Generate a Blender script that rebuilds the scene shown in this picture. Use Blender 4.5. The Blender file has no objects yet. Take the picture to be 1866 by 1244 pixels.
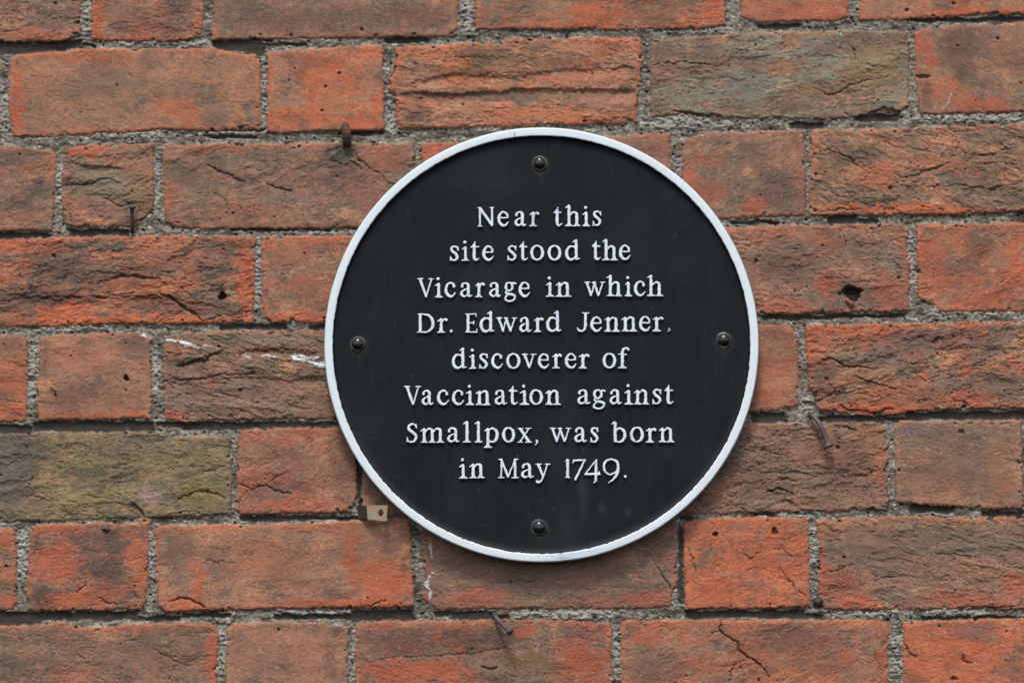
import bpy, math, numpy as np
from mathutils import Vector
PI = math.pi
C = bpy.context.scene.collection
S = 0.000485                 # metres per photo pixel on the wall face
DIST = 4.0
CAMX, CAMZ = 0.10, -0.34     # camera stands a little right of and below the plaque's height
BASEZ = 2.4                  # the picture's centre is 2.4 m above the street

# ------------------------------------------------------------------ camera, sky, sun, exposure
cam_d = bpy.data.cameras.new('camera'); cam = bpy.data.objects.new('camera', cam_d); C.objects.link(cam)
cam.location = (CAMX, -DIST, BASEZ + CAMZ); cam.rotation_euler = (PI / 2, 0, 0)
FW = 1866 * S
cam_d.sensor_width = 36; cam_d.lens = 36 * DIST / FW
cam_d.shift_x = -CAMX / FW; cam_d.shift_y = -CAMZ / FW
cam_d.clip_start = 0.05; cam_d.clip_end = 500
bpy.context.scene.camera = cam

SUN_EL, SUN_AZ = 58, -8       # degrees; azimuth measured from straight out of the wall, minus = towards the left
world = bpy.data.worlds.new('World'); bpy.context.scene.world = world; world.use_nodes = True
nt = world.node_tree; nt.nodes.clear()
sky = nt.nodes.new('ShaderNodeTexSky'); sky.sky_type = 'NISHITA'; sky.sun_disc = False
sky.sun_elevation = math.radians(SUN_EL); sky.sun_rotation = math.radians(180 - SUN_AZ)
sky.air_density = 1.0; sky.dust_density = 3.0; sky.ozone_density = 1.0
bg = nt.nodes.new('ShaderNodeBackground'); bg.inputs[1].default_value = 0.15
ow = nt.nodes.new('ShaderNodeOutputWorld'); nt.links.new(sky.outputs[0], bg.inputs[0]); nt.links.new(bg.outputs[0], ow.inputs[0])
sl = bpy.data.lights.new('sun', 'SUN'); sl.energy = 1.5; sl.angle = math.radians(12); sl.color = (1.0, 0.97, 0.93)
sun = bpy.data.objects.new('sun', sl); C.objects.link(sun)
el, az = math.radians(SUN_EL), math.radians(SUN_AZ)
d = Vector((math.sin(az) * math.cos(el), -math.cos(az) * math.cos(el), math.sin(el)))
sun.rotation_euler = d.to_track_quat('Z', 'Y').to_euler(); sun.location = d * 5
vs = bpy.context.scene.view_settings
vs.view_transform = 'Standard'; vs.look = 'None'; vs.gamma = 1; vs.use_curve_mapping = False; vs.exposure = 0.36

# ------------------------------------------------------------------ helpers
def W(px, py, dep=0.0):
    """world point that stands dep metres in front of the wall face at photo position px, py"""
    x = (px - 933) * S; z = (622 - py) * S; k = (DIST - dep) / DIST
    return (CAMX + (x - CAMX) * k, -dep, BASEZ + CAMZ + (z - CAMZ) * k)
def Wa(px, py, dep):
    x = (px - 933) * S; z = (622 - py) * S; k = (DIST - dep) / DIST
    return np.stack([CAMX + (x - CAMX) * k, -dep + 0 * x, BASEZ + CAMZ + (z - CAMZ) * k], -1)
def lin(c):
    c = np.asarray(c, dtype=np.float32) / 255.0
    return np.where(c <= 0.04045, c / 12.92, ((c + 0.055) / 1.055) ** 2.4).astype(np.float32)
def sm(a, b, x):
    t = np.clip((x - a) / (b - a), 0, 1); return t * t * (3 - 2 * t)
def _h(ix, iy, seed):
    h = (ix.astype(np.uint32) * np.uint32(374761393)) ^ (iy.astype(np.uint32) * np.uint32(668265263)) ^ np.uint32((seed * 2246822519 + 3266489917) & 0xffffffff)
    h ^= h >> np.uint32(15); h *= np.uint32(2246822519); h ^= h >> np.uint32(13); h *= np.uint32(3266489917); h ^= h >> np.uint32(16)
    return h
def noise(x, y, seed):
    xi = np.floor(x); yi = np.floor(y); fx = (x - xi).astype(np.float32); fy = (y - yi).astype(np.float32)
    xi = xi.astype(np.int32); yi = yi.astype(np.int32)
    u = fx * fx * fx * (fx * (fx * 6 - 15) + 10); v = fy * fy * fy * (fy * (fy * 6 - 15) + 10)
    def g(ox, oy):
        a = (_h(xi + ox, yi + oy, seed) & np.uint32(1023)).astype(np.int32)
        return _COS[a] * (fx - ox) + _SIN[a] * (fy - oy)
    n0 = g(0, 0) * (1 - u) + g(1, 0) * u; n1 = g(0, 1) * (1 - u) + g(1, 1) * u
    return (n0 * (1 - v) + n1 * v) * 1.5
_A = np.arange(1024) * (2 * PI / 1024); _COS = np.cos(_A).astype(np.float32); _SIN = np.sin(_A).astype(np.float32)
def fbm(x, y, seed, o=4, g=0.5):
    s = 0; a = 1.0; t = 0
    for k in range(o):
        s = s + a * noise(x, y, seed + 17 * k); t += a; a *= g; x = x * 2.03 + 11.3; y = y * 2.03 + 7.1
    return s / t * 1.35
def white(x, y, seed):
    return (_h(np.floor(x).astype(np.int32), np.floor(y).astype(np.int32), seed) & np.uint32(0xffff)).astype(np.float32) / 65535.0
def cells(x, y, seed, keep=1.0):
    """distance to the nearest random point and that point's random value"""
    xi = np.floor(x); yi = np.floor(y); best = np.full(x.shape, 9.0, np.float32); val = np.zeros(x.shape, np.float32)
    for ox in (-1, 0, 1):
        for oy in (-1, 0, 1):
            cx = xi + ox; cy = yi + oy
            px = cx + white(cx, cy, seed); py = cy + white(cx, cy, seed + 1); r = white(cx, cy, seed + 2)
            dd = np.hypot(x - px, y - py) + np.where(white(cx, cy, seed + 3) < keep, 0, 9)
            m = dd < best; best = np.where(m, dd, best); val = np.where(m, r, val)
    return best.astype(np.float32), val
def polysd(x, y, pts):
    """signed distance to a polygon, positive inside"""
    n = len(pts); dmin = np.full(x.shape, 1e9, np.float32); ins = np.zeros(x.shape, bool)
    for i in range(n):
        ax, ay = pts[i]; bx, by = pts[(i + 1) % n]; ex, ey = bx - ax, by - ay
        t = np.clip(((x - ax) * ex + (y - ay) * ey) / (ex * ex + ey * ey + 1e-9), 0, 1)
        dmin = np.minimum(dmin, (x - ax - t * ex) ** 2 + (y - ay - t * ey) ** 2)
        if ay != by:
            c = ((ay > y) != (by > y)) & (x < ex * (y - ay) / ey + ax); ins ^= c
    dmin = np.sqrt(dmin); return np.where(ins, dmin, -dmin).astype(np.float32)
def linesd(x, y, pts):
    """distance to a polyline; pts may carry a half width each, then the signed distance inside is returned"""
    out = np.full(x.shape, -1e9, np.float32)
    for i in range(max(1, len(pts) - 1)):
        a = pts[i]; b = pts[min(i + 1, len(pts) - 1)]; ex, ey = b[0] - a[0], b[1] - a[1]
        t = np.clip(((x - a[0]) * ex + (y - a[1]) * ey) / (ex * ex + ey * ey + 1e-9), 0, 1)
        dd = np.hypot(x - a[0] - t * ex, y - a[1] - t * ey)
        out = np.maximum(out, a[2] + (b[2] - a[2]) * t - dd)
    return out
def mixc(c, k, a):
    return c + (k - c) * a[..., None]

def mat(name, base=None, rough=0.85, metal=0.0, attr=None, var=0.0, vscale=600, bump=0.0, bscale=1500, spec=0.5, tint=None, tscale=60, tamt=(0.5, 0.62)):
    m = bpy.data.materials.new(name); m.use_nodes = True; t = m.node_tree; b = t.nodes['Principled BSDF']
    L = t.links.new
    b.inputs['Roughness'].default_value = rough; b.inputs['Metallic'].default_value = metal
    b.inputs['Specular IOR Level'].default_value = spec
    tc = t.nodes.new('ShaderNodeTexCoord')
    if attr:
        a = t.nodes.new('ShaderNodeAttribute'); a.attribute_name = attr; src = a.outputs['Color']
    else:
        a = t.nodes.new('ShaderNodeRGB'); a.outputs[0].default_value = (*base, 1); src = a.outputs[0]
    if tint is not None:
        n = t.nodes.new('ShaderNodeTexNoise'); n.inputs['Scale'].default_value = tscale; n.inputs['Detail'].default_value = 6; L(tc.outputs['Object'], n.inputs['Vector'])
        mr = t.nodes.new('ShaderNodeMapRange'); mr.inputs[1].default_value = tamt[0]; mr.inputs[2].default_value = tamt[1]; L(n.outputs[0], mr.inputs[0])
        mx = t.nodes.new('ShaderNodeMix'); mx.data_type = 'RGBA'; L(mr.outputs[0], mx.inputs[0]); L(src, mx.inputs[6]); mx.inputs[7].default_value = (*tint, 1); src = mx.outputs[2]
    if var > 0:
        n = t.nodes.new('ShaderNodeTexNoise'); n.inputs['Scale'].default_value = vscale; n.inputs['Detail'].default_value = 3; L(tc.outputs['Object'], n.inputs['Vector'])
        mr = t.nodes.new('ShaderNodeMapRange'); mr.inputs[1].default_value = 0.3; mr.inputs[2].default_value = 0.7; mr.inputs[3].default_value = 1 - var; mr.inputs[4].default_value = 1 + var; L(n.outputs[0], mr.inputs[0])
        vm = t.nodes.new('ShaderNodeVectorMath'); vm.operation = 'SCALE'; L(src, vm.inputs[0]); L(mr.outputs[0], vm.inputs['Scale']); src = vm.outputs[0]
    L(src, b.inputs['Base Color'])
    if bump > 0:
        n = t.nodes.new('ShaderNodeTexNoise'); n.inputs['Scale'].default_value = bscale; n.inputs['Detail'].default_value = 4; L(tc.outputs['Object'], n.inputs['Vector'])
        bp = t.nodes.new('ShaderNodeBump'); bp.inputs['Distance'].default_value = bump; bp.inputs['Strength'].default_value = 1; L(n.outputs[0], bp.inputs['Height']); L(bp.outputs[0], b.inputs['Normal'])
    return m

def link(name, me, m, parent=None, smooth=True):
    if m: me.materials.append(m)
    o = bpy.data.objects.new(name, me); C.objects.link(o)
    if parent: o.parent = parent; o.matrix_parent_inverse.identity(); me_shift(me, parent)
    return o
def me_shift(me, parent):
    n = len(me.vertices); a = np.empty(n * 3, np.float32); me.vertices.foreach_get('co', a)
    a = a.reshape(-1, 3); l = origin(parent); a -= np.array(l, np.float32); me.vertices.foreach_set('co', a.ravel())
def origin(p):
    v = Vector(p.location)
    while p.parent: p = p.parent; v += p.location
    return v
def raw_mesh(name, verts, faces, cols=None, smooth=True):
    """verts (n,3), faces (m,4) or list"""
    me = bpy.data.meshes.new(name); verts = np.asarray(verts, np.float32)
    if isinstance(faces, np.ndarray):
        nf = len(faces); k = faces.shape[1]
        me.vertices.add(len(verts)); me.vertices.foreach_set('co', verts.ravel())
        me.loops.add(nf * k); me.loops.foreach_set('vertex_index', faces.astype(np.int32).ravel())
        me.polygons.add(nf); me.polygons.foreach_set('loop_start', np.arange(0, nf * k, k, dtype=np.int32))
        me.update(calc_edges=True)
    else:
        me.from_pydata([tuple(map(float, v)) for v in verts], [], [tuple(f) for f in faces]); me.update()
    me.polygons.foreach_set('use_smooth', np.full(len(me.polygons), smooth))
    if cols is not None:
        at = me.color_attributes.new('col', 'FLOAT_COLOR', 'POINT'); c4 = np.ones((len(verts), 4), np.float32); c4[:, :3] = cols
        at.data.foreach_set('color', c4.ravel())
    return me
def grid_part(name, P, col, keep):
    """P (h,w,3), col (h,w,3), keep (h-1,w-1) bool -> mesh of the kept cells only"""
    h, w = P.shape[:2]; idx = np.arange(h * w).reshape(h, w)
    f = np.stack([idx[:-1, :-1], idx[1:, :-1], idx[1:, 1:], idx[:-1, 1:]], -1)[keep]
    used = np.unique(f); mp = np.zeros(h * w, np.int64); mp[used] = np.arange(len(used))
    return raw_mesh(name, P.reshape(-1, 3)[used], mp[f], None if col is None else col.reshape(-1, 3)[used])
def thing(name, label, cat, loc, group=None):
    o = bpy.data.objects.new(name, None); C.objects.link(o); o.location = loc; o.empty_display_size = 0.02
    o['label'] = label; o['category'] = cat
    if group: o['group'] = group
    return o
def tag(o, label, cat, group=None):
    o['label'] = label; o['category'] = cat
    if group: o['group'] = group
    return o

# ------------------------------------------------------------------ brick wall: tracing of the courses
PAL = {'O': (182, 100, 68), 'o': (166, 99, 74), 'R': (152, 90, 72), 'T': (160, 114, 90), 'P': (142, 104, 87), 'B': (118, 98, 84),
       'G': (110, 104, 80), 'K': (92, 81, 73), 'Y': (134, 118, 86), 'g': (124, 124, 108)}
# outline (photo px), base, second, edge colour, edge weight, amount of second, roughness, crease angle
B = [
 # row 0
 ([(-300,-85),(149,-85),(145,60),(133,68),(120,72),(60,76),(-300,78)], 'P','B','o',.8,.5,.7,4),
 ([(167,-88),(371,-88),(369,60),(350,70),(300,76),(250,75),(169,72)], 'R','P','O',.6,.5,.6,0),
 ([(388,-88),(838,-95),(832,60),(824,66),(720,66),(560,70),(388,72)], 'P','B','o',.6,.5,.35,0),
 ([(863,-100),(1322,-108),(1322,44),(1270,51),(1120,54),(1080,51),(1020,53),(866,53)], 'o','B','O',.7,.4,.5,5),
 ([(1345,-108),(1548,-110),(1546,30),(1520,38),(1375,41),(1352,30)], 'o','T','R',.6,.4,.3,0),
 ([(1567,-112),(2025,-130),(2025,15),(1780,27),(1567,37)], 'T','o','O',.9,.4,.35,0),
 # row 1
 ([(-460,98),(-4,96),(-2,262),(-460,270)], 'P','B','o',.5,.5,.5,0),
 ([(18,110),(28,102),(90,94),(160,90),(390,88),(420,95),(462,102),(473,118),(474,180),(471,235),(300,236),(245,240),(90,247),(24,246),(16,200)], 'T','P','O',.8,.45,.3,-6),
 ([(487,97),(560,89),(697,81),(699,234),(640,238),(488,240)], 'O','T','O',.5,.5,.15,0),
 ([(722,88),(850,80),(975,71),(1166,69),(1170,110),(1165,150),(1160,222),(1108,225),(938,229),(722,233),(724,175),(709,166),(711,140),(722,118)], 'T','o','O',.6,.45,.7,-2),
 ([(1184,72),(1290,64),(1450,58),(1560,56),(1652,57),(1656,130),(1655,190),(1635,205),(1590,206),(1520,216),(1300,214),(1240,206),(1187,213)], 'B','g','P',.5,.5,.65,4),
 ([(1667,56),(1760,46),(2120,28),(2120,196),(1866,204),(1676,207),(1671,160),(1668,148)], 'P','B','o',.7,.5,.3,-30),
 # row 2
 ([(-130,262),(40,267),(90,274),(101,280),(96,419),(-130,424)], 'P','B','o',.6,.5,.5,10),
 ([(118,268),(200,264),(280,262),(279,378),(268,392),(250,410),(200,413),(130,412),(114,402),(112,330)], 'P','B','o',.6,.5,.8,14),
 ([(297,275),(305,263),(754,261),(752,340),(751,413),(520,416),(360,416),(318,413),(300,402)], 'P','B','o',.7,.5,.55,20),
 ([(768,262),(1000,252),(1221,244),(1221,400),(768,412)], 'P','R','o',.8,.5,.4,0),
 ([(1242,256),(1290,242),(1464,237),(1468,320),(1467,392),(1310,398),(1242,400)], 'P','B','R',.8,.6,.4,30),
 ([(1478,238),(1600,236),(1860,226),(1940,222),(1940,382),(1700,390),(1477,391)], 'T','B','O',.6,.5,.8,-14),
 ([(1956,222),(2170,215),(2170,380),(1956,384)], 'P','B','O',.6,.5,.6,0),
 # row 3
 ([(-12,438),(150,431),(300,430),(460,431),(465,440),(461,588),(210,590),(-12,593)], 'o','K','O',.95,.5,.85,8),
 ([(478,432),(695,428),(695,584),(640,588),(500,587),(485,578),(478,560)], 'P','o','O',.9,.45,.4,6),
 ([(712,425),(1180,415),(1180,572),(712,582)], 'P','B','O',.6,.5,.5,0),
 ([(1198,418),(1420,412),(1645,408),(1656,420),(1650,450),(1656,470),(1657,566),(1460,571),(1198,574)], 'P','B','O',.7,.5,.7,3),
 ([(1671,409),(1866,406),(2130,400),(2130,562),(1866,566),(1716,567),(1695,552),(1673,538)], 'o','P','O',.8,.5,.5,20),
 # row 4
 ([(-170,612),(40,610),(49,614),(47,765),(-170,774)], 'o','B','O',.9,.4,.5,0),
 ([(74,614),(110,609),(262,607),(273,618),(276,690),(275,762),(180,763),(72,766),(67,700)], 'T','P','o',.6,.5,.35,0),
 ([(297,612),(340,606),(600,601),(750,600),(750,758),(420,763),(340,768),(300,760),(298,700)], 'B','P','T',.5,.5,.9,-10),
 ([(768,600),(982,598),(980,755),(768,757)], 'P','B','O',.6,.5,.5,0),
 ([(998,598),(1218,596),(1218,752),(998,754)], 'P','B','O',.6,.5,.5,0),
 ([(1235,596),(1380,591),(1440,593),(1451,612),(1455,680),(1453,738),(1390,749),(1235,752)], 'T','R','o',.6,.5,.3,0),
 ([(1469,594),(1600,591),(1866,586),(1935,584),(1935,742),(1740,745),(1660,748),(1640,755),(1560,755),(1488,746),(1486,725),(1474,700),(1474,670),(1470,660)], 'o','B','O',.8,.5,.9,12),
 # row 5
 ([(-60,796),(60,788),(300,787),(312,796),(417,795),(421,860),(420,936),(200,943),(60,948),(-60,949)], 'G','Y','G',.3,.35,.7,3),
 ([(436,784),(560,779),(648,778),(648,900),(640,932),(440,936),(430,925),(432,860)], 'P','R','o',.6,.5,.45,20),
 ([(660,778),(880,776),(880,932),(830,938),(710,940),(659,936)], 'P','B','R',.6,.5,.4,0),
 ([(898,776),(1146,774),(1146,930),(898,934)], 'P','B','R',.6,.5,.4,0),
 ([(1164,774),(1400,771),(1594,770),(1612,776),(1618,790),(1617,928),(1440,930),(1380,934),(1164,936)], 'P','B','T',.6,.55,.85,4),
 ([(1632,778),(1644,768),(1862,766),(1862,926),(1800,927),(1700,919),(1650,917),(1634,914)], 'P','B','T',.5,.5,.4,0),
 ([(1878,764),(2100,760),(2100,926),(1878,928)], 'P','B','O',.6,.5,.5,0),
 # row 6
 ([(-195,966),(20,962),(30,970),(28,1100),(18,1110),(-195,1112)], 'o','B','O',.8,.5,.5,0),
 ([(58,960),(70,955),(170,953),(271,954),(269,1040),(264,1098),(256,1108),(120,1112),(50,1111),(50,1030)], 'R','K','O',.7,.45,.5,10),
 ([(284,966),(292,957),(560,955),(630,950),(747,948),(749,1010),(754,1104),(600,1106),(300,1112),(288,1104),(285,1030)], 'T','P','O',.9,.45,.35,12),
 ([(768,958),(1000,950),(1232,946),(1232,1064),(1224,1080),(1220,1104),(1180,1107),(900,1108),(800,1111),(786,1106),(770,1088),(774,1050)], 'P','B','R',.8,.6,.5,8),
 ([(1246,950),(1300,944),(1471,943),(1474,1030),(1477,1104),(1380,1107),(1250,1109),(1247,1030)], 'O','R','O',.5,.3,.45,14),
 ([(1486,950),(1500,945),(1866,941),(1945,940),(1945,1109),(1860,1109),(1505,1109),(1492,1090),(1492,1050),(1497,1000),(1490,975)], 'B','P','O',.7,.5,.7,-6),
 # row 7
 ([(-70,1142),(60,1138),(118,1133),(130,1142),(200,1144),(230,1137),(330,1134),(392,1136),(397,1150),(393,1292),(-70,1298)], 'P','B','O',.8,.5,.5,0),
 ([(413,1148),(425,1134),(560,1131),(600,1137),(634,1140),(631,1290),(411,1292)], 'P','T','T',.5,.5,.25,0),
 ([(650,1140),(665,1132),(760,1131),(1000,1128),(1112,1134),(1117,1290),(648,1292)], 'R','B','O',.7,.55,.5,-8),
 ([(1133,1136),(1145,1130),(1600,1129),(1616,1135),(1622,1150),(1616,1170),(1620,1288),(1133,1290)], 'P','o','O',.8,.5,.5,20),
 ([(1647,1133),(1760,1128),(2110,1124),(2110,1290),(1647,1290)], 'O','R','O',.5,.4,.35,0),
]
rng = np.random.RandomState(7)
XL, XR, YT, YB = -420, 2290, -420, 1670
def rowfill(y0, y1, x, end, sgn, start_long):
    out = []; lng = start_long
    while (x < end) if sgn > 0 else (x > end):
        w = (452 if lng else 212) + rng.randint(-6, 7); a, b = (x, x + w) if sgn > 0 else (x - w, x)
        k = rng.choice(list('PoTRB')); q = rng.choice(list('BPoT'))
        out.append(([(a, y0), (b, y0 - 2), (b, y1 - 2), (a, y1)], k, q, 'O', .7, .5, .5, float(rng.randint(-15, 16))))
        x = b + 17 if sgn > 0 else a - 17; lng = not lng
    return out
rows = [(-85,72,-317,2042),(97,268,-477,2137),(262,422,-147,2187),(436,592,-29,2147),(611,772,-187,1952),(795,948,-77,2117),(965,1112,-212,1962),(1140,1296,-87,2127)]
rys = [(-112,28),(28,198),(216,380),(401,562),(584,743),(762,926),(940,1109),(1124,1288)]
extra = []
for (y0, y1, xl, xr), (u0, u1) in zip(rows, rys):
    extra += rowfill(y0, y1, xl, XL, -1, rng.rand() > .5) + rowfill(u0, u1, xr, XR, 1, rng.rand() > .5)
for y in (-440, -262): extra += rowfill(y, y + 158, XL - 100, XR, 1, y > -300)
for y in (1315, 1492): extra += rowfill(y, y + 158, XL - 30, XR, 1, y > 1400)
B += extra

def axis(lo, a, b, hi, st, co):
    l = np.arange(a - st, lo, -co)[::-1]; m = np.arange(a, b, st); r = np.arange(b, hi, co)
    return np.concatenate([l, m, r]).astype(np.float32)
ax = axis(XL, -14, 1882, XR, 1.55, 5.0); ay = axis(YT, -14, 1260, YB, 1.55, 5.0)
X, Y = np.meshgrid(ax, ay)
wx = fbm(X / 70, Y / 70, 1, 2) * 2.2 + fbm(X / 13, Y / 13, 2, 3) * 2.1
wy = fbm(X / 70, Y / 70, 3, 2) * 2.2 + fbm(X / 13, Y / 13, 4, 3) * 2.1
Xw, Yw = X + wx, Y + wy
D = np.full(X.shape, -99.0, np.float32)
Hb = np.zeros(X.shape, np.float32)
COL = np.zeros(X.shape + (3,), np.float32)
fine = fbm(X / 4.2, Y / 3.6, 31, 3, 0.75)
grain = fbm(X / 2.4, Y / 2.2, 37, 1)
fx0 = fbm(X / 30, Y / 24, 38, 3)
for k, (pts, a, b2, e, ew, amt, ro, ang) in enumerate(B):
    xs = [p[0] for p in pts]; ys = [p[1] for p in pts]
    i0, i1 = np.searchsorted(ax, [min(xs) - 16, max(xs) + 16]); j0, j1 = np.searchsorted(ay, [min(ys) - 16, max(ys) + 16])
    if i1 - i0 < 2 or j1 - j0 < 2: continue
    sl_ = (slice(j0, j1), slice(i0, i1)); x, y = X[sl_], Y[sl_]; sd = polysd(Xw[sl_], Yw[sl_], pts)
    # corners of old bricks are worn round and here and there a bit of the arris has broken away
    chip = fbm(x / 17 + k * 3.1, y / 17, 50 + k, 2); sd = sd - 7 * sm(0.38, 0.75, chip) * (0.5 + ro) + 1.1 + 1.5 * fbm(x / 6, y / 5, 58 + k, 3)
    sd0 = polysd(x, y, pts)
    c, s = math.cos(math.radians(ang)), math.sin(math.radians(ang)); u = x * c - y * s; v = x * s + y * c
    q = fbm(u / 120, v / 95, 100 + k, 2); u2, v2 = u + 14 * q, v + 9 * q + 4 * fbm(u / 34, v / 26, 150 + k, 2)
    # -------- relief
    h = 2.2 * fbm(x / 190, y / 120, 200 + k, 2) + 1.2 * fbm(x / 60, y / 40, 210 + k, 2) + rng.uniform(-1.4, 1.4)
    rg = fbm(u / 100, v / 50, 340 + k, 3); region = sm(-0.2, .45, rg + (ro - .5))
    fl = fbm(u2 / 85, v2 / 26, 300 + k, 5, .58) * 2.6; ff = fl - np.floor(fl)
    h += ro * region * 1.9 * (np.floor(fl) + sm(.0, .16, ff) - .15 * ff)
    cr = 1 - np.abs(fbm(u2 / 34, v2 / 9, 400 + k, 3, .6)); crm = sm(.955, .995, cr) * sm(.12, .42, fbm(u / 30, v / 22, 440 + k, 2) + ro * .25 - .06)
    h -= 3.0 * ro * crm
    fib = fbm(u2 / 13, v2 / 4.6, 460 + k, 4, .65); fb2 = fbm(x / 7, y / 5.5, 465 + k, 3, .7)
    mod = .35 + 1.25 * sm(-.4, .4, fbm(x / 48, y / 36, 468 + k, 3))
    h += mod * (.08 + 1.05 * ro) * fib + mod * (.16 + .62 * ro) * fb2 + (.22 + .3 * ro) * fine[sl_] + .22 * grain[sl_]
    pd, pv = cells(x / 52, y / 47, 500 + 7 * k, .18); pdn = pd + .018 * fine[sl_]; pit = 1 - sm(.02 + .03 * pv ** 3, .04 + .055 * pv ** 3, pdn); h -= 5 * pit
    edge = np.clip(sd, 0, 6); rnd = 1 - np.sqrt(np.clip(1 - (1 - edge / 6) ** 2, 0, 1)); h = h - 4.0 * rnd
    # -------- colour
    A_, B_, E_ = lin(PAL[a]), lin(PAL[b2]), lin(PAL[e])
    n1 = fbm(u2 / 130, v2 / 60, 600 + k, 6, .68); thr = (0.5 - amt) * .9
    col = A_[None, None] + (B_ - A_)[None, None] * sm(thr - .16, thr + .16, n1)[..., None]
    n2 = fbm(x / 70, y / 52, 640 + k, 6, .72); col = mixc(col, lin((92, 81, 73)), .72 * sm(.06, .42, n2)); col = mixc(col, lin((190, 138, 106)), .55 * sm(.12, .5, -n2))
    ed = 1 - sm(0, 1, (sd0 - 1) / (10 + 16 * fbm(x / 34, y / 34, 680 + k, 4, .6) + 4).clip(3)); col = mixc(col, E_, ew * ed * .62)
    n3 = fbm(u2 / 22, v2 / 8, 720 + k, 4, .7)
    # small mottles: soot film, lichen grey, pale clay grains
    col = mixc(col, lin((104, 90, 80)), .44 * sm(.05, .42, fbm(x / 13, y / 9, 770 + k, 4, .75)))
    col = mixc(col, lin((176, 108, 78)), .42 * sm(.12, .5, fbm(u2 / 15, v2 / 8, 760 + k, 4, .72)))
    col = mixc(col, lin((124, 120, 104)), .50 * sm(.22, .55, fbm(x / 8, y / 7, 780 + k, 3, .75)) * sm(-.3, .3, n2))
    col = mixc(col, lin((188, 150, 122)), .34 * sm(.26, .55, fbm(u2 / 7, v2 / 4, 790 + k, 3, .7)))
    col = col * (1 + .20 * n3 + mod * .20 * fine[sl_] + .16 * grain[sl_])[..., None]
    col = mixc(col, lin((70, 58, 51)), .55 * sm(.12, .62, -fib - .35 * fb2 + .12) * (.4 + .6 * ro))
    col = mixc(col, lin((58, 48, 42)), np.clip(.75 * crm * min(1, ro + .15) + .8 * pit, 0, 1))
    dust = sm(.02, .5, fbm(x / 26, y / 17, 795 + k, 6, .8)); col = mixc(col, lin((164, 134, 112)), .30 * dust); col = col * np.array([1.13, 1.13, 1.07], np.float32)
    spk = sm(.35, .8, fbm(x / 3.4, y / 3.0, 797 + k, 2, .7)); col = mixc(col, lin((76, 66, 58)), .4 * spk)
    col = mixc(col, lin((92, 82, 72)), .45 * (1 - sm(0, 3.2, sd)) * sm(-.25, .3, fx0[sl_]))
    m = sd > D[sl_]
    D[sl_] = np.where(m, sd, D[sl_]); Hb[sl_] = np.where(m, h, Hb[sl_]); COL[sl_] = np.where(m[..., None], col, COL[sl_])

# ------------------------------------------------------------------ marks on the bricks (colour and relief; darker in holes and below the long flake edge)
def bbox(x0, y0, x1, y1):
    i0, i1 = np.searchsorted(ax, [x0, x1]); j0, j1 = np.searchsorted(ay, [y0, y1]); return (slice(j0, j1), slice(i0, i1))
fx1 = fbm(X / 28, Y / 20, 81, 4, .6); fx2 = fbm(X / 28, Y / 20, 82, 4, .6)
mott = fbm(X / 16, Y / 10, 83, 4, .75)
def patch(cx, cy, rx, ry, rot, col, al, soft=.5, dh=0.0):
    r = max(rx, ry) * 1.5 + 14; s_ = bbox(cx - r, cy - r, cx + r, cy + r); wk = min(1, .25 + max(rx, ry) / 45); x, y = X[s_] + 20 * wk * fx1[s_], Y[s_] + 15 * wk * fx2[s_]
    c, s = math.cos(math.radians(rot)), math.sin(math.radians(rot)); u = (x - cx) * c - (y - cy) * s; v = (x - cx) * s + (y - cy) * c
    a = 1 - sm(1 - soft, 1 + soft * .6, np.hypot(u / rx, v / ry) + (.22 * mott[s_] if soft > .4 else 0)); a = a * (D[s_] > 0)
    tex = (1 + .16 * fine[s_] + .1 * grain[s_])[..., None]
    kk_ = (al * (.95 if soft > .4 else 1) * a * (.86 + .35 * fine[s_] + (.5 * mott[s_] if soft > .4 else 0))).clip(0, 1)
    COL[s_] = COL[s_] + (lin(col) * (.93 if soft > .4 else 1) * tex - COL[s_]) * kk_[..., None]; Hb[s_] += dh * a
def crack(pts, w=1.3, dep=6, col=(56, 45, 40)):
    if dep > 0: w = w * .72; dep = dep * .62
    xs = [p[0] for p in pts]; ys = [p[1] for p in pts]; s_ = bbox(min(xs) - 12, min(ys) - 12, max(xs) + 12, max(ys) + 12)
    n = len(pts); pp = [(p[0], p[1], (p[2] if len(p) > 2 else w * (.35 if i in (0, n - 1) else 1))) for i, p in enumerate(pts)]
    sd = linesd(X[s_] + 7 * fx1[s_] + 1.8 * fine[s_], Y[s_] + 6 * fx2[s_] + 1.5 * fine[s_], pp) + 1.3 * mott[s_]; a = sm(-1.3, .9, sd) * (D[s_] > 0)
    Hb[s_] -= dep * a; COL[s_] = mixc(COL[s_], lin(col), (.55 if dep > 0 else .8 * sm(-.55, .1, mott[s_] + .6 * fine[s_])) * a)
def step(pts, up, width=22):
    """a flake edge: the brick face below the line stands back by up px, fading out over width"""
    xs = [p[0] for p in pts]; ys = [p[1] for p in pts]; s_ = bbox(min(xs) - 5, min(ys) - 45, max(xs) + 5, max(ys) + 45)
    x = X[s_]; yl = np.interp(x[0], xs, ys)[None] + 4 * fx1[s_] + 2 * fine[s_]; t = Y[s_] - yl
    endf = sm(0, 25, x - min(xs)) * sm(0, 25, max(xs) - x)
    Hb[s_] -= (D[s_] > 0) * .72 * up * endf * sm(-1, 4.5, t + 3 * mott[s_]) * (1 - sm(6, width, t))
OR, GY, TN, DK, OL, RD, LG, BR = (188, 92, 58), (112, 98, 88), (176, 124, 96), (84, 73, 66), (126, 116, 78), (158, 80, 62), (140, 142, 128), (118, 94, 80)
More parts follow.
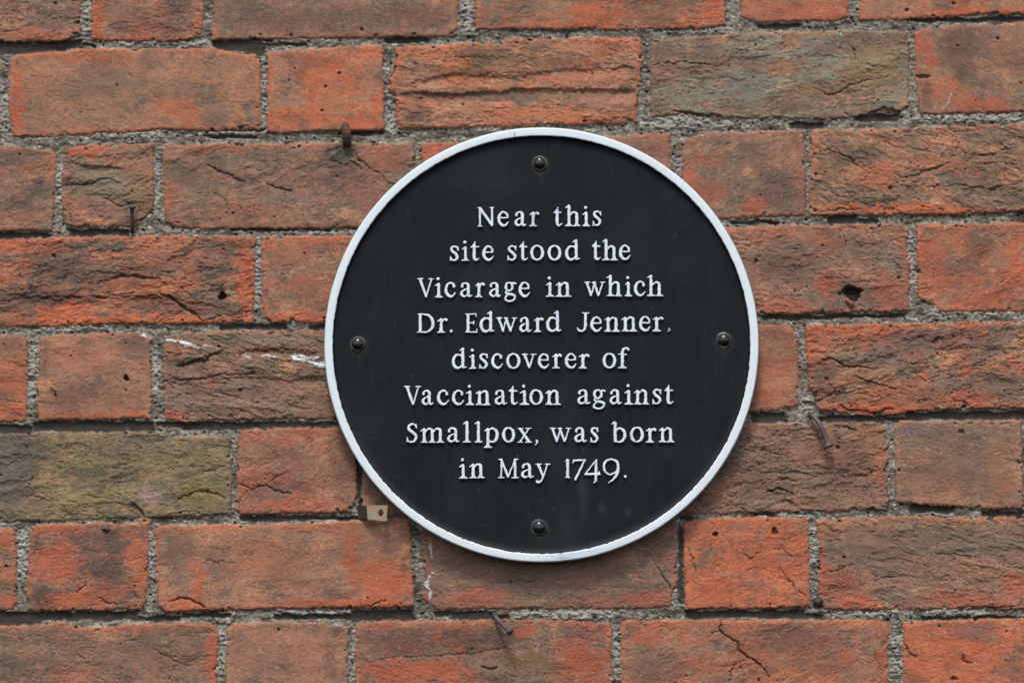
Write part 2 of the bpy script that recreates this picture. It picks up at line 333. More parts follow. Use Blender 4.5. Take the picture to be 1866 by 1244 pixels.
# row 0
patch(95, 30, 60, 16, 12, GY, .6); patch(60, 60, 60, 10, 0, OR, .5); patch(330, 10, 30, 26, 0, DK, .6); patch(260, 40, 60, 26, 0, (120, 76, 66), .6); patch(180, 45, 14, 40, 0, OR, .7)
patch(480, 20, 120, 24, 0, GY, .45); patch(150, 160, 70, 20, 10, (128, 108, 92), .6); patch(235, 145, 60, 14, -8, (124, 112, 92), .7); patch(350, 160, 50, 20, 0, (132, 110, 94), .6); patch(600, 40, 200, 26, 0, (122, 88, 74), .4); patch(760, 30, 60, 24, 0, (116, 82, 70), .6)
patch(940, 25, 60, 26, 0, (120, 98, 82), .7); patch(1010, 15, 40, 40, 70, TN, .5); patch(1080, 30, 50, 30, 0, OR, .7); patch(1200, 18, 60, 28, 0, (130, 98, 76), .7); patch(1300, 22, 18, 24, 0, OR, .8)
patch(1420, 15, 45, 22, 0, (176, 112, 92), .6); patch(1470, 20, 60, 20, 0, (190, 98, 74), .6); patch(1600, 15, 26, 20, 0, TN, .5); patch(1780, 22, 110, 8, -4, OR, .8)
# row 1
patch(32, 180, 14, 60, 0, OR, .85); patch(150, 105, 130, 9, -2, OR, .5); patch(200, 150, 130, 34, 0, (150, 112, 92), .45); patch(275, 105, 24, 24, 0, GY, .6); patch(390, 215, 34, 26, 50, GY, .75); patch(330, 200, 50, 22, -15, (186, 100, 70), .7); patch(400, 120, 40, 16, 20, (152, 116, 98), .5)
patch(560, 110, 60, 12, -4, (140, 84, 64), .4); patch(620, 150, 50, 50, 0, (178, 104, 70), .5); patch(660, 225, 60, 7, -2, OR, .7)
patch(900, 105, 70, 20, 0, (112, 94, 74), .8); patch(990, 118, 60, 14, 0, (112, 88, 74), .7); patch(860, 128, 40, 9, 0, (104, 92, 64), .6); patch(790, 100, 60, 16, -10, (190, 112, 76), .6); patch(1080, 140, 80, 12, 0, (170, 112, 92), .5)
patch(900, 175, 180, 12, -1, (104, 86, 76), .75); patch(760, 200, 30, 26, 0, DK, .5); patch(980, 205, 110, 16, -4, (192, 118, 80), .7); patch(1100, 185, 60, 20, 0, (146, 104, 88), .5); patch(1010, 130, 30, 5, 0, LG, .5)
step([(722, 166), (800, 170), (900, 166), (950, 160), (1165, 163)], 8, 34); step([(735, 152), (830, 132), (930, 140), (1000, 128), (1165, 120)], 4, 24); crack([(722, 118), (712, 133, 2.4), (709, 142)], 2, 7)
patch(1370, 155, 70, 28, 0, LG, .65); patch(1480, 90, 40, 26, 0, (128, 126, 116), .5); patch(1320, 110, 70, 30, 0, (122, 100, 88), .5); patch(1590, 125, 60, 50, 0, (146, 120, 86), .75); patch(1480, 170, 50, 20, 0, (140, 116, 86), .7); patch(1440, 80, 26, 10, 30, TN, .7); patch(1210, 120, 26, 60, 0, (128, 98, 84), .6); patch(1430, 120, 30, 14, 0, (164, 110, 84), .6)
crack([(1190, 118), (1260, 114), (1330, 121)], 1.2); crack([(1545, 85), (1560, 92), (1560, 108)], 1.2); crack([(1480, 160), (1510, 174), (1560, 152), (1620, 140)], 1.0); crack([(1228, 202), (1245, 209, 4), (1300, 212, 3.5), (1312, 214)], 3, 8); crack([(1580, 208), (1610, 200, 4), (1645, 206, 3)], 3, 8)
patch(1755, 90, 42, 56, 0, (112, 84, 74), .85); patch(1690, 95, 16, 40, 20, (188, 98, 72), .9); patch(1725, 165, 50, 26, -10, (186, 110, 80), .75); patch(1790, 192, 55, 12, 0, (186, 96, 66), .85); patch(1690, 165, 12, 12, 0, (70, 54, 46), .6); patch(1840, 90, 30, 40, 0, (150, 100, 80), .5); crack([(1668, 136), (1680, 140, 4.5), (1690, 143, 3)], 3, 8, (60, 44, 38))
crack([(1720, 200), (1727, 180), (1735, 165)], 1.6, -.5, (178, 184, 170))
# row 2
patch(35, 290, 50, 20, 0, (100, 84, 74), .7); patch(60, 355, 60, 16, 25, DK, .6); patch(70, 310, 40, 16, 0, (178, 112, 82), .5); patch(40, 395, 50, 20, 0, (150, 106, 84), .5)
patch(160, 277, 36, 10, -4, (190, 100, 74), .8); patch(200, 335, 30, 26, 20, (122, 124, 106), .8); patch(250, 320, 20, 60, 0, (140, 112, 80), .6); patch(170, 335, 50, 40, 0, (128, 118, 96), .55); patch(240, 350, 30, 40, 0, (130, 118, 92), .6); patch(225, 295, 40, 12, -10, (170, 112, 88), .6); patch(150, 375, 30, 20, 0, (148, 96, 78), .6); patch(255, 275, 26, 12, 0, (126, 104, 84), .6)
step([(120, 292), (170, 302), (235, 304)], 5, 30); crack([(120, 336), (150, 338), (190, 326), (222, 334)], 1.8, 7); crack([(195, 362), (220, 376), (250, 370)], 1.5, 6); crack([(275, 388), (258, 400, 3), (245, 408)], 2, 4)
patch(340, 320, 44, 26, 0, (112, 92, 80), .7); patch(430, 320, 60, 12, -25, (96, 80, 74), .7); patch(600, 300, 44, 34, 10, (96, 78, 72), .7); patch(700, 290, 50, 24, 0, (160, 96, 78), .7); patch(622, 281, 27, 19, 8, (86, 80, 70), 1.2, .35, -3); patch(606, 272, 6, 8, 20, (150, 124, 104), .8, .3); crack([(594, 290), (610, 295), (632, 301), (642, 296), (658, 306)], 1.8, 6); crack([(647, 264), (649, 284), (660, 299), (672, 305)], 1.3, 5)
patch(640, 318, 50, 26, 20, (88, 76, 70), .7); patch(310, 360, 18, 26, 0, (170, 96, 72), .7); patch(450, 390, 70, 18, 0, (158, 98, 78), .5); patch(560, 370, 40, 8, -15, (128, 122, 120), .5); patch(680, 350, 50, 40, 0, (150, 96, 80), .6); patch(420, 270, 100, 6, 0, (176, 98, 74), .5)
crack([(370, 298), (395, 310), (420, 320), (446, 333)], 2, 6); crack([(488, 336), (515, 345), (540, 351)], 2.2, 7); crack([(655, 292), (680, 312), (720, 336), (735, 348)], 1.0, 5); crack([(390, 350), (412, 368), (414, 395)], .9, 4)
patch(800, 280, 40, 14, -10, (190, 106, 78), .8); patch(1185, 275, 40, 22, 10, (128, 92, 80), .6)
patch(1290, 290, 40, 16, 0, (174, 104, 80), .6); patch(1410, 340, 40, 40, 0, (108, 84, 76), .75); patch(1375, 285, 26, 26, 0, (122, 96, 84), .7); patch(1258, 330, 16, 34, 0, (182, 96, 76), .8); patch(1375, 375, 26, 20, 0, (180, 88, 66), .8); patch(1415, 295, 16, 14, 0, (184, 130, 96), .7); patch(1300, 350, 30, 20, 0, (162, 92, 74), .7); patch(1455, 330, 10, 50, 0, (168, 104, 80), .6)
patch(1540, 290, 60, 14, 20, (100, 84, 70), .6); patch(1600, 320, 40, 30, 0, (190, 100, 68), .6); patch(1500, 330, 40, 8, 25, (88, 76, 64), .6); patch(1720, 300, 80, 14, -15, (178, 108, 78), .6); patch(1820, 290, 60, 20, 0, (112, 92, 78), .6); patch(1640, 380, 150, 8, -1, (196, 100, 64), .8); patch(1800, 340, 80, 14, -12, (108, 94, 72), .6); patch(1530, 375, 40, 10, 0, (180, 118, 78), .6)
crack([(1640, 325), (1680, 315), (1730, 297)], 2, 6); crack([(1760, 290), (1810, 280), (1850, 268)], 1.8, 6); crack([(1500, 388), (1530, 380), (1560, 383)], 1.6, 6); crack([(1690, 340), (1750, 338), (1800, 345), (1866, 332)], 1.4, 5); crack([(1510, 272), (1550, 292), (1580, 315)], 1.5, 5); crack([(1780, 300), (1820, 296), (1866, 303)], 1.2, 5)
# row 3
patch(60, 450, 80, 14, -4, (176, 92, 66), .6); patch(120, 495, 90, 30, 0, (104, 84, 72), .75); patch(260, 485, 120, 30, 5, (124, 98, 82), .6); patch(350, 470, 80, 20, 0, (150, 100, 80), .6); patch(448, 500, 16, 70, 0, (190, 94, 58), .9); patch(70, 545, 110, 26, 0, (98, 78, 68), .85); patch(120, 572, 60, 20, 0, (196, 94, 60), .9); patch(300, 558, 100, 18, 0, (110, 80, 70), .8); patch(240, 583, 220, 6, 0, (190, 86, 54), .9); patch(420, 530, 12, 18, 0, (168, 142, 116), .8); patch(230, 520, 90, 10, -6, (176, 104, 78), .5)
crack([(180, 515), (215, 504), (240, 500), (262, 507, 2.6), (290, 511)], 2, 8); crack([(290, 530), (305, 540), (330, 556, 2.6), (352, 572), (372, 584)], 2.2, 9); crack([(60, 543), (180, 540), (300, 540)], 1.6, 6); crack([(330, 525), (350, 540), (368, 552)], 1, 4); crack([(370, 585), (395, 576), (404, 577)], 1.8, 6)
step([(20, 538), (150, 541), (300, 540), (420, 560)], 4, 30); patch(405, 539, 8, 6, 0, (20, 17, 15), 1, .2, -12)
patch(520, 460, 36, 26, 0, (140, 96, 78), .6); patch(580, 530, 50, 30, 0, (150, 98, 80), .6); patch(540, 575, 60, 12, 0, (186, 96, 66), .8); patch(483, 534, 8, 6, 0, (80, 60, 52), .8); patch(590, 440, 40, 8, 0, (190, 100, 66), .6)
patch(1440, 480, 70, 40, 0, (112, 88, 76), .75); patch(1410, 430, 50, 12, 0, (168, 104, 82), .6); patch(1430, 555, 60, 14, 0, (172, 92, 70), .8); patch(1505, 520, 22, 26, 20, (180, 94, 70), .8); patch(1620, 530, 40, 34, 0, (170, 94, 72), .75); patch(1560, 450, 60, 20, 0, (120, 96, 82), .6); patch(1625, 475, 16, 26, 0, (148, 130, 116), .6); patch(1640, 440, 14, 26, 0, (178, 104, 78), .7); patch(1500, 440, 40, 14, 0, (168, 90, 70), .5)
patch(1550, 532, 17, 10.5, -6, (30, 26, 24), 1.1, .3, -22); patch(1558, 541, 10, 8, 0, (30, 26, 24), 1, .35, -14); patch(1551, 551, 9, 5, -30, (168, 102, 80), 1, .3, 7); patch(1550, 532, 34, 24, 0, (104, 74, 62), .35)
patch(1780, 450, 34, 30, 20, (104, 80, 66), .7); patch(1700, 470, 26, 40, 30, (176, 92, 70), .7); patch(1850, 470, 24, 50, 0, (186, 94, 66), .7); patch(1740, 520, 50, 30, 0, (168, 100, 76), .6); patch(1800, 545, 60, 14, 0, (178, 92, 66), .6)
patch(1673, 493, 7, 8, 0, (40, 34, 30), .8, .4, -6)
# row 4
patch(20, 625, 34, 20, 0, (128, 100, 84), .7); patch(25, 690, 30, 30, 0, (184, 104, 74), .6); patch(20, 745, 40, 20, 0, (188, 92, 60), .7); crack([(10, 725), (40, 735)], 1.4)
patch(150, 655, 60, 26, 0, (186, 116, 94), .7); patch(240, 640, 30, 26, 0, (112, 90, 78), .75); patch(130, 725, 50, 26, 20, (112, 82, 74), .8); patch(210, 720, 50, 30, 0, (150, 108, 86), .6); patch(150, 755, 80, 8, 0, (184, 98, 66), .7); patch(250, 754, 20, 9, -8, (190, 92, 66), .9); patch(232, 687, 5, 5, 0, (30, 24, 22), 1, .3, -8); patch(82, 650, 10, 30, 0, (96, 80, 70), .6); patch(98, 714, 7, 10, 0, (84, 70, 62), .7); crack([(95, 708), (99, 722), (104, 730)], 1.3)
patch(360, 628, 60, 12, 10, (178, 120, 92), .5); patch(480, 620, 140, 14, 0, (118, 102, 86), .75); patch(318, 640, 22, 20, 0, (172, 120, 92), .8); patch(345, 660, 50, 12, -25, (84, 74, 60), .85); patch(320, 715, 22, 40, 0, (124, 104, 96), .8); patch(420, 700, 100, 30, 0, (122, 98, 84), .7); patch(400, 672, 40, 10, -12, (168, 122, 94), .6); patch(540, 720, 70, 26, 0, (150, 106, 84), .6); patch(320, 755, 26, 12, 0, (176, 94, 72), .8); patch(385, 700, 14, 8, -40, (186, 110, 84), .7); patch(530, 650, 70, 12, 0, (126, 106, 86), .7)
crack([(322, 668), (345, 664, 3.5), (370, 655, 3), (385, 648), (410, 637)], 2.5, 9); crack([(296, 694), (350, 690), (430, 680), (480, 682)], 1.5, 6); crack([(440, 636), (480, 640), (515, 634), (560, 640)], 1.6, 6); step([(300, 694), (420, 684), (520, 690), (600, 682)], 4, 26); step([(395, 645), (450, 636), (520, 636), (590, 642)], 5, 22)
patch(470, 618, 150, 12, 0, (132, 118, 98), .8); patch(440, 720, 130, 30, 0, (134, 112, 98), .6); patch(540, 735, 80, 22, 0, (146, 118, 96), .6)
for p in ([(302, 619, 2), (312, 622, 3.6), (325, 623, 1.2), (332, 626, 3.6), (350, 628, 3), (362, 630, 1.6), (388, 633, .6)], [(480, 647, .9), (492, 650, 2), (508, 653, .6)], [(530, 649, 1.8), (542, 655, 3.8), (560, 658, 2.6), (575, 662, 2.8), (598, 664, 3.2)], [(536, 646, 2), (556, 649, 2.2), (575, 652, 1.2)], [(258, 609, .8), (262, 612, 1.4)], [(449, 647, 1), (453, 648, 1.6)]):
    crack(p, 3, -1.2, (222, 226, 228)); crack(p, 3, -.6, (222, 226, 228))
patch(1420, 610, 26, 12, 0, (120, 86, 74), .7); patch(1400, 690, 44, 40, 0, (182, 112, 84), .7); patch(1420, 640, 24, 26, 0, (130, 96, 84), .6)
patch(1560, 600, 90, 8, 0, (190, 92, 62), .8); patch(1700, 620, 140, 22, 0, (116, 90, 80), .75); patch(1500, 690, 26, 40, 0, (108, 86, 72), .7); patch(1560, 685, 50, 26, 12, (160, 112, 84), .6); patch(1640, 715, 70, 24, 0, (140, 92, 74), .6); patch(1600, 745, 80, 12, 0, (184, 84, 62), .85); patch(1760, 725, 60, 14, 0, (176, 92, 70), .8); patch(1830, 700, 30, 20, 0, (110, 88, 76), .6); patch(1478, 630, 10, 36, 0, (178, 90, 66), .8)
crack([(1497, 658), (1512, 655, 2.4), (1540, 668), (1600, 672)], 2, 7); crack([(1485, 735), (1505, 722), (1530, 715), (1555, 718)], 1.8, 6); crack([(1555, 680), (1580, 692), (1600, 700), (1640, 712)], 2, 7); crack([(1530, 740), (1545, 748, 2.5), (1600, 752), (1625, 745)], 2.4, 6); crack([(1735, 722), (1750, 733), (1780, 742)], 1.7, 6); crack([(1700, 622), (1712, 617, 3.2), (1716, 620)], 2, 7); crack([(1630, 655), (1660, 663), (1700, 662)], 1.2, 5); crack([(1510, 700), (1530, 712), (1545, 706)], 1.5, 6); crack([(1700, 640), (1760, 634), (1830, 640)], 1, 4)
# row 5
patch(14, 850, 50, 80, 0, (100, 92, 86), .95); patch(60, 830, 26, 40, 0, (90, 84, 74), .7); patch(90, 820, 26, 24, 0, (84, 80, 68), .7); patch(180, 860, 80, 18, 0, (84, 78, 60), .65); patch(160, 905, 90, 16, 4, (142, 128, 84), .75); patch(370, 900, 50, 26, 0, (124, 112, 66), .8); patch(300, 840, 120, 26, 0, (122, 112, 82), .5); patch(272, 905, 20, 20, 60, (168, 140, 128), .85); patch(264, 885, 7, 14, 0, (160, 138, 126), .7); patch(278, 922, 22, 8, 0, (176, 132, 104), .7); patch(60, 915, 12, 26, 10, (128, 104, 88), .8); patch(150, 848, 60, 5, 0, (150, 134, 90), .6); patch(20, 890, 50, 20, 0, (104, 90, 82), .7)
crack([(310, 920), (335, 903), (365, 895), (395, 899), (415, 910)], 1.5, 6); crack([(190, 852), (215, 851), (245, 838)], 1.2, 4); crack([(60, 905), (80, 906), (110, 915)], 1.3, 5); crack([(255, 800), (278, 806), (300, 800)], 1.2, 4); crack([(240, 915), (248, 925, 3.5), (262, 937, 3.5)], 2.5, 7, (44, 38, 34)); crack([(420, 845), (390, 858), (350, 862)], 1, 4); crack([(40, 813), (55, 822), (58, 836)], 1, 4)
patch(520, 850, 60, 30, 0, (148, 96, 82), .6); patch(490, 900, 44, 22, 0, (126, 92, 84), .7); patch(620, 830, 26, 60, 0, (112, 84, 74), .6); patch(500, 922, 50, 10, 8, (184, 100, 72), .8); patch(600, 920, 44, 8, 0, (178, 104, 78), .7)
crack([(432, 880), (460, 888), (485, 884), (500, 895), (530, 900)], 1.4, 6); crack([(485, 885), (500, 868), (528, 860)], 1, 5); crack([(437, 920), (445, 895), (465, 885)], 1, 4)
patch(730, 900, 60, 34, 0, (110, 74, 66), .7)
patch(1420, 800, 60, 26, 0, (126, 98, 84), .6); patch(1390, 870, 70, 44, 0, (118, 92, 78), .7); patch(1530, 830, 70, 26, 0, (130, 90, 74), .7); patch(1560, 870, 60, 40, 0, (114, 82, 74), .7); patch(1500, 915, 60, 12, 0, (146, 108, 84), .6); patch(1580, 795, 40, 20, 0, (164, 104, 78), .6); patch(1602, 850, 10, 50, 0, (172, 104, 78), .7); patch(1345, 810, 20, 20, 0, (140, 130, 124), .5)
crack([(1400, 895), (1420, 890, 3), (1445, 898)], 2.4, 7); crack([(1412, 878), (1432, 872), (1450, 875)], 1.6, 6); crack([(1385, 818), (1410, 826), (1440, 828)], 1.3, 5); crack([(1415, 917), (1430, 910, 2.6), (1450, 918)], 2, 6); crack([(1525, 782), (1545, 776), (1560, 782)], 1.8, 6); crack([(1560, 868), (1600, 858)], 1.4, 5); crack([(1360, 855), (1400, 862), (1470, 860), (1540, 868)], 1, 4); crack([(1345, 812), (1370, 822)], 1)
patch(1660, 782, 26, 14, 0, (134, 120, 118), .6); patch(1700, 790, 60, 16, 0, (120, 96, 86), .6); patch(1700, 880, 60, 40, 0, (150, 104, 82), .6); patch(1820, 860, 36, 60, 0, (156, 112, 86), .6); patch(1750, 840, 50, 40, 0, (122, 98, 82), .6); patch(1750, 788, 6, 4, 0, (60, 48, 44), .8, .4, -4); patch(1830, 893, 26, 10, 0, (178, 104, 78), .6)
# row 6
patch(12, 985, 24, 18, 0, (186, 100, 66), .7); patch(10, 1065, 20, 12, 0, (104, 84, 70), .7); patch(15, 1095, 24, 10, 0, (190, 98, 66), .7)
patch(110, 1020, 40, 44, 20, (186, 98, 72), .7); patch(190, 990, 50, 26, 20, (110, 84, 74), .85); patch(190, 1030, 44, 26, 0, (100, 74, 68), .8); patch(75, 1090, 24, 18, 0, (98, 72, 64), .8); patch(125, 1090, 44, 16, 0, (190, 94, 64), .85); patch(252, 1020, 14, 60, 6, (184, 108, 76), .85); patch(232, 975, 18, 10, 0, (180, 104, 78), .6); patch(200, 1080, 40, 24, 0, (168, 94, 72), .7); patch(130, 965, 60, 8, 0, (178, 96, 70), .6)
crack([(138, 1078), (150, 1070), (158, 1058)], 2, 6); crack([(60, 1008), (66, 990)], 1); crack([(175, 1085), (200, 1100), (240, 1102)], 1.2, 5); crack([(243, 1075), (248, 1095)], 1.5, 5)
patch(320, 1000, 34, 30, 0, (120, 92, 76), .75); patch(330, 1040, 20, 26, 0, (134, 110, 96), .7); patch(400, 1040, 40, 20, 0, (130, 98, 88), .6); patch(480, 1020, 80, 40, 0, (168, 104, 78), .5); patch(360, 1060, 14, 40, 0, (190, 96, 62), .8); patch(640, 1000, 50, 50, 0, (140, 106, 86), .8); patch(590, 960, 80, 12, 0, (176, 106, 80), .5); patch(700, 1060, 50, 50, 0, (190, 92, 58), .85); patch(630, 1098, 120, 9, 0, (188, 90, 58), .85); patch(640, 1020, 12, 60, 0, (186, 86, 56), .8); patch(710, 985, 40, 20, 20, (118, 86, 74), .8); patch(740, 1036, 10, 7, 0, (92, 72, 62), .8); patch(540, 1050, 60, 30, 0, (162, 112, 86), .5); patch(330, 1098, 34, 12, 0, (192, 98, 66), .8)
crack([(310, 1096), (330, 1088), (350, 1094, 2.8), (372, 1104, 2.4)], 2, 8); crack([(375, 1018), (400, 1024), (430, 1023)], 1.2, 5); crack([(660, 1105), (685, 1102), (705, 1093)], 1.8, 5)
patch(900, 1040, 140, 50, 0, (118, 94, 82), .75); patch(870, 1090, 70, 18, 0, (172, 98, 74), .85); patch(1100, 1060, 90, 40, 0, (124, 96, 84), .6); patch(1180, 1090, 50, 16, 0, (168, 94, 74), .8); patch(1210, 1000, 22, 40, 20, (130, 92, 84), .6); patch(806, 1040, 16, 60, 0, (134, 104, 88), .6); patch(776, 1090, 8, 20, 0, (164, 82, 60), .8); patch(1100, 1095, 60, 8, 0, (166, 100, 78), .6)
crack([(1195, 1030), (1210, 1050), (1226, 1075), (1236, 1082)], 1.5, 6); crack([(945, 1055), (960, 1059), (975, 1056)], 1.6, 6); crack([(790, 1070), (805, 1082)], 1)
for p in ([(783, 988, 1.4), (785, 1000, 1.8), (785, 1018, .8)], [(783, 1048, 1.8), (779, 1060, 3), (785, 1075, 2), (781, 1090, 2), (784, 1102, 1.6)], [(789, 1043, 1.4), (797, 1045, 1.8)]):
    crack(p, 3, -1.0, (206, 210, 212))
patch(1350, 962, 18, 10, 0, (150, 110, 98), .7); patch(1400, 1025, 70, 26, 10, (192, 100, 64), .6); patch(1385, 1065, 24, 9, 10, (134, 98, 86), .85); patch(1430, 1012, 16, 10, 30, (146, 104, 90), .7); patch(1412, 968, 5, 5, 0, (34, 24, 20), .95, .3, -7); patch(1306, 972, 5, 6, 0, (40, 28, 24), .95, .3, -7); patch(1300, 1080, 50, 26, 0, (184, 88, 58), .7); patch(1420, 975, 40, 18, 0, (172, 84, 60), .5)
crack([(1252, 995), (1262, 1020), (1268, 1040)], 1.2, 5); crack([(1355, 1010), (1368, 1018), (1390, 1004)], 1.6, 6); crack([(1420, 1035), (1440, 1060), (1470, 1088)], 1.3, 6); crack([(1362, 1040), (1380, 1033), (1400, 1038)], 1, 4); crack([(1425, 1000), (1445, 1012)], 1, 4)
patch(1600, 1000, 100, 40, 0, (122, 102, 86), .8); patch(1780, 985, 100, 30, 0, (118, 104, 90), .8); patch(1530, 1060, 40, 30, 0, (158, 86, 68), .8); patch(1650, 1058, 80, 14, 0, (150, 112, 96), .6); patch(1640, 1090, 60, 14, -6, (128, 116, 102), .8); patch(1760, 1090, 100, 14, 0, (178, 100, 74), .8); patch(1560, 1095, 40, 14, 0, (182, 90, 66), .8); patch(1850, 1060, 26, 24, 0, (182, 98, 70), .8); patch(1500, 1040, 10, 40, 0, (178, 88, 64), .85); patch(1500, 962, 30, 12, 20, (150, 104, 84), .6)
crack([(1500, 1045), (1530, 1035), (1560, 1028)], 1.5, 6); crack([(1590, 1063), (1615, 1050), (1650, 1050)], 1.4, 5); crack([(1700, 1005), (1740, 1010), (1790, 1018)], 1.3, 5); crack([(1520, 982), (1535, 988)], 2, 5); crack([(1730, 1103), (1790, 1106), (1866, 1104)], 1.8, 5); crack([(1500, 955), (1520, 968), (1530, 962)], 1.2, 4)
# row 7
patch(40, 1215, 70, 26, 0, (94, 84, 74), .7); patch(200, 1190, 90, 30, 0, (140, 100, 84), .5); patch(320, 1180, 60, 50, 0, (122, 98, 78), .8); patch(388, 1200, 9, 60, 0, (190, 96, 70), .85); patch(130, 1230, 60, 16, 0, (168, 100, 78), .6); patch(230, 1145, 140, 8, 0, (176, 96, 72), .5); patch(100, 1160, 60, 14, 0, (120, 90, 78), .5); crack([(280, 1180), (310, 1200), (345, 1215)], 1, 4); crack([(140, 1190), (165, 1208)], 1.2, 4); crack([(215, 1170), (240, 1168), (255, 1160)], 1, 4)
patch(460, 1190, 50, 34, 0, (138, 100, 88), .7); patch(560, 1180, 50, 40, 0, (168, 112, 92), .6); patch(600, 1200, 14, 40, 0, (116, 86, 76), .7); patch(490, 1140, 50, 6, 0, (116, 104, 76), .6); patch(612, 1148, 14, 12, 30, (96, 74, 66), .7)
patch(730, 1170, 80, 26, 0, (118, 76, 66), .8); patch(880, 1165, 90, 24, 0, (96, 72, 64), .85); patch(960, 1150, 26, 10, 0, (190, 96, 70), .8); patch(760, 1225, 100, 24, 0, (180, 88, 62), .85); patch(960, 1205, 70, 20, -10, (124, 98, 64), .75); patch(1060, 1150, 44, 14, 0, (112, 78, 70), .7); patch(1060, 1200, 50, 30, 0, (164, 88, 64), .8); patch(900, 1235, 80, 10, 0, (96, 78, 64), .6); patch(700, 1140, 40, 8, 0, (178, 92, 70), .5); patch(798, 1150, 5, 20, 0, (182, 92, 66), .7)
crack([(880, 1215), (896, 1218, 3.5), (905, 1214)], 2, 6, (70, 40, 34)); crack([(660, 1200), (760, 1196), (850, 1190), (920, 1180)], 1.2, 3)
patch(1180, 1160, 40, 20, 0, (184, 96, 68), .6); patch(1270, 1165, 60, 14, 10, (176, 112, 80), .6); patch(1200, 1220, 60, 30, 0, (108, 86, 74), .7); patch(1440, 1165, 110, 30, 0, (118, 82, 70), .85); patch(1480, 1210, 80, 26, 0, (130, 96, 78), .6); patch(1436, 1228, 26, 18, 0, (190, 116, 84), .8); patch(1380, 1200, 40, 30, 0, (168, 98, 74), .7); patch(1612, 1190, 9, 50, 0, (182, 96, 70), .8); patch(1601, 1195, 6, 50, 0, (96, 66, 60), .6); patch(1560, 1225, 50, 14, 0, (150, 100, 78), .5)
crack([(1312, 1128), (1314, 1150), (1330, 1162), (1346, 1176), (1348, 1188), (1368, 1200), (1385, 1210), (1400, 1232)], 1.9, 8, (40, 28, 26)); crack([(1360, 1198), (1385, 1205), (1396, 1208)], 1.4, 6); crack([(1362, 1200), (1345, 1208), (1330, 1222), (1330, 1244)], 1.2, 6); crack([(1297, 1152), (1312, 1153)], 1)
patch(1780, 1148, 50, 12, 0, (158, 108, 100), .7); patch(1760, 1200, 60, 40, 0, (188, 94, 62), .6); patch(1680, 1220, 30, 20, 0, (192, 96, 62), .7); crack([(1648, 1165), (1655, 1185, 2.2), (1670, 1197)], 1.6, 5); crack([(1755, 1190), (1757, 1204, 3.2), (1772, 1212)], 2, 6); patch(1737, 1234, 6, 5, 0, (50, 30, 26), .8, .4, -5)

# ------------------------------------------------------------------ mortar
ms = fbm(X / 40, Y / 26, 900, 3); mg = fbm(X / 7, Y / 6, 905, 3, .7)
grg = sm(-.25, .35, fbm(X / 32, Y / 18, 907, 4, .65)); gd, gv = cells(X / 5.6 + .5 * fx0, Y / 5.0 + .5 * mott, 910); sd_, sv = cells(X / 13, Y / 11, 920, .6)
MC = lin((138, 131, 116))[None, None] + (lin((106, 99, 88)) - lin((138, 131, 116)))[None, None] * sm(-.3, .35, ms)[..., None]
MC = MC * (1 + .42 * mg)[..., None]
MC = mixc(MC, lin((200, 195, 184)), .9 * grg * (1 - sm(.14, .40, gd + .1 * fine)) * (gv > .76)); MC = mixc(MC, lin((46, 43, 39)), .85 * (.3 + .7 * grg) * (1 - sm(.22, .46, gd + .1 * fine)) * (gv < .22))
MC = mixc(MC, lin((122, 116, 84)), .4 * sm(.15, .6, fbm(X / 34, Y / 34, 930, 3)) * (1 - sm(-6, -1, -np.abs(D + 3))))
MC = mixc(MC, lin((196, 192, 183)), .7 * sm(.2, .5, fbm(X / 14, Y / 8, 935, 4, .7))); MC = mixc(MC, lin((62, 58, 52)), .6 * sm(.15, .5, fbm(X / 18, Y / 9, 936, 4, .7)))
Hm = -4.6 + 1.8 * ms + 2.3 * mg + 1.4 * (gv - .5) * (1 - sm(.2, .5, gd)) + .5 * grain
hole = (1 - sm(.10, .24, sd_)) * (sv > .72); Hm -= 5.5 * hole; MC = mixc(MC, lin((40, 37, 34)), .75 * hole)
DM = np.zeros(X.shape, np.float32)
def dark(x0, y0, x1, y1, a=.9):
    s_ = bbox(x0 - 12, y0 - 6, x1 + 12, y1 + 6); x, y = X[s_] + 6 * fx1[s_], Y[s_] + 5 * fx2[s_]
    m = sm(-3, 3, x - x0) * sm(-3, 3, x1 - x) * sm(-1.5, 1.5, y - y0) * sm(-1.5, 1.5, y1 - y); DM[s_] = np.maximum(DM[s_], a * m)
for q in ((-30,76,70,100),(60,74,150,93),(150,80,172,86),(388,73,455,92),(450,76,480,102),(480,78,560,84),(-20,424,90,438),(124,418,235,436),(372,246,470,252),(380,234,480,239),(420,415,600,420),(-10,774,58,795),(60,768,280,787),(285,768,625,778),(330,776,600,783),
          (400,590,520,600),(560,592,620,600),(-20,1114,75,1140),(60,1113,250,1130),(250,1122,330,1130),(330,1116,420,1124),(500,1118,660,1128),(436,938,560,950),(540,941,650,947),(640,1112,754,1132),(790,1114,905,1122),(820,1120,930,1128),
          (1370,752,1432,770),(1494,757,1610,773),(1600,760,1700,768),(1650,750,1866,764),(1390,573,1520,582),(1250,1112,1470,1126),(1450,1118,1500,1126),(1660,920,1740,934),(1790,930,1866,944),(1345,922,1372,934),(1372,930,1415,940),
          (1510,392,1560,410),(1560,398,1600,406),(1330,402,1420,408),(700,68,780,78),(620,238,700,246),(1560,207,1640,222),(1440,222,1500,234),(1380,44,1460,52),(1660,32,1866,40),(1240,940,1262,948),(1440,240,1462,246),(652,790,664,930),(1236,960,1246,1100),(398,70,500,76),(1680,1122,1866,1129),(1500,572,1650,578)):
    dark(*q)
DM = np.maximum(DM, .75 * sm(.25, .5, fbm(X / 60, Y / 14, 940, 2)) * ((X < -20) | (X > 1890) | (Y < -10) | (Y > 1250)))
DMc = (lin((64, 58, 53))[None, None] * (1 + .16 * mg + .12 * fine)[..., None])
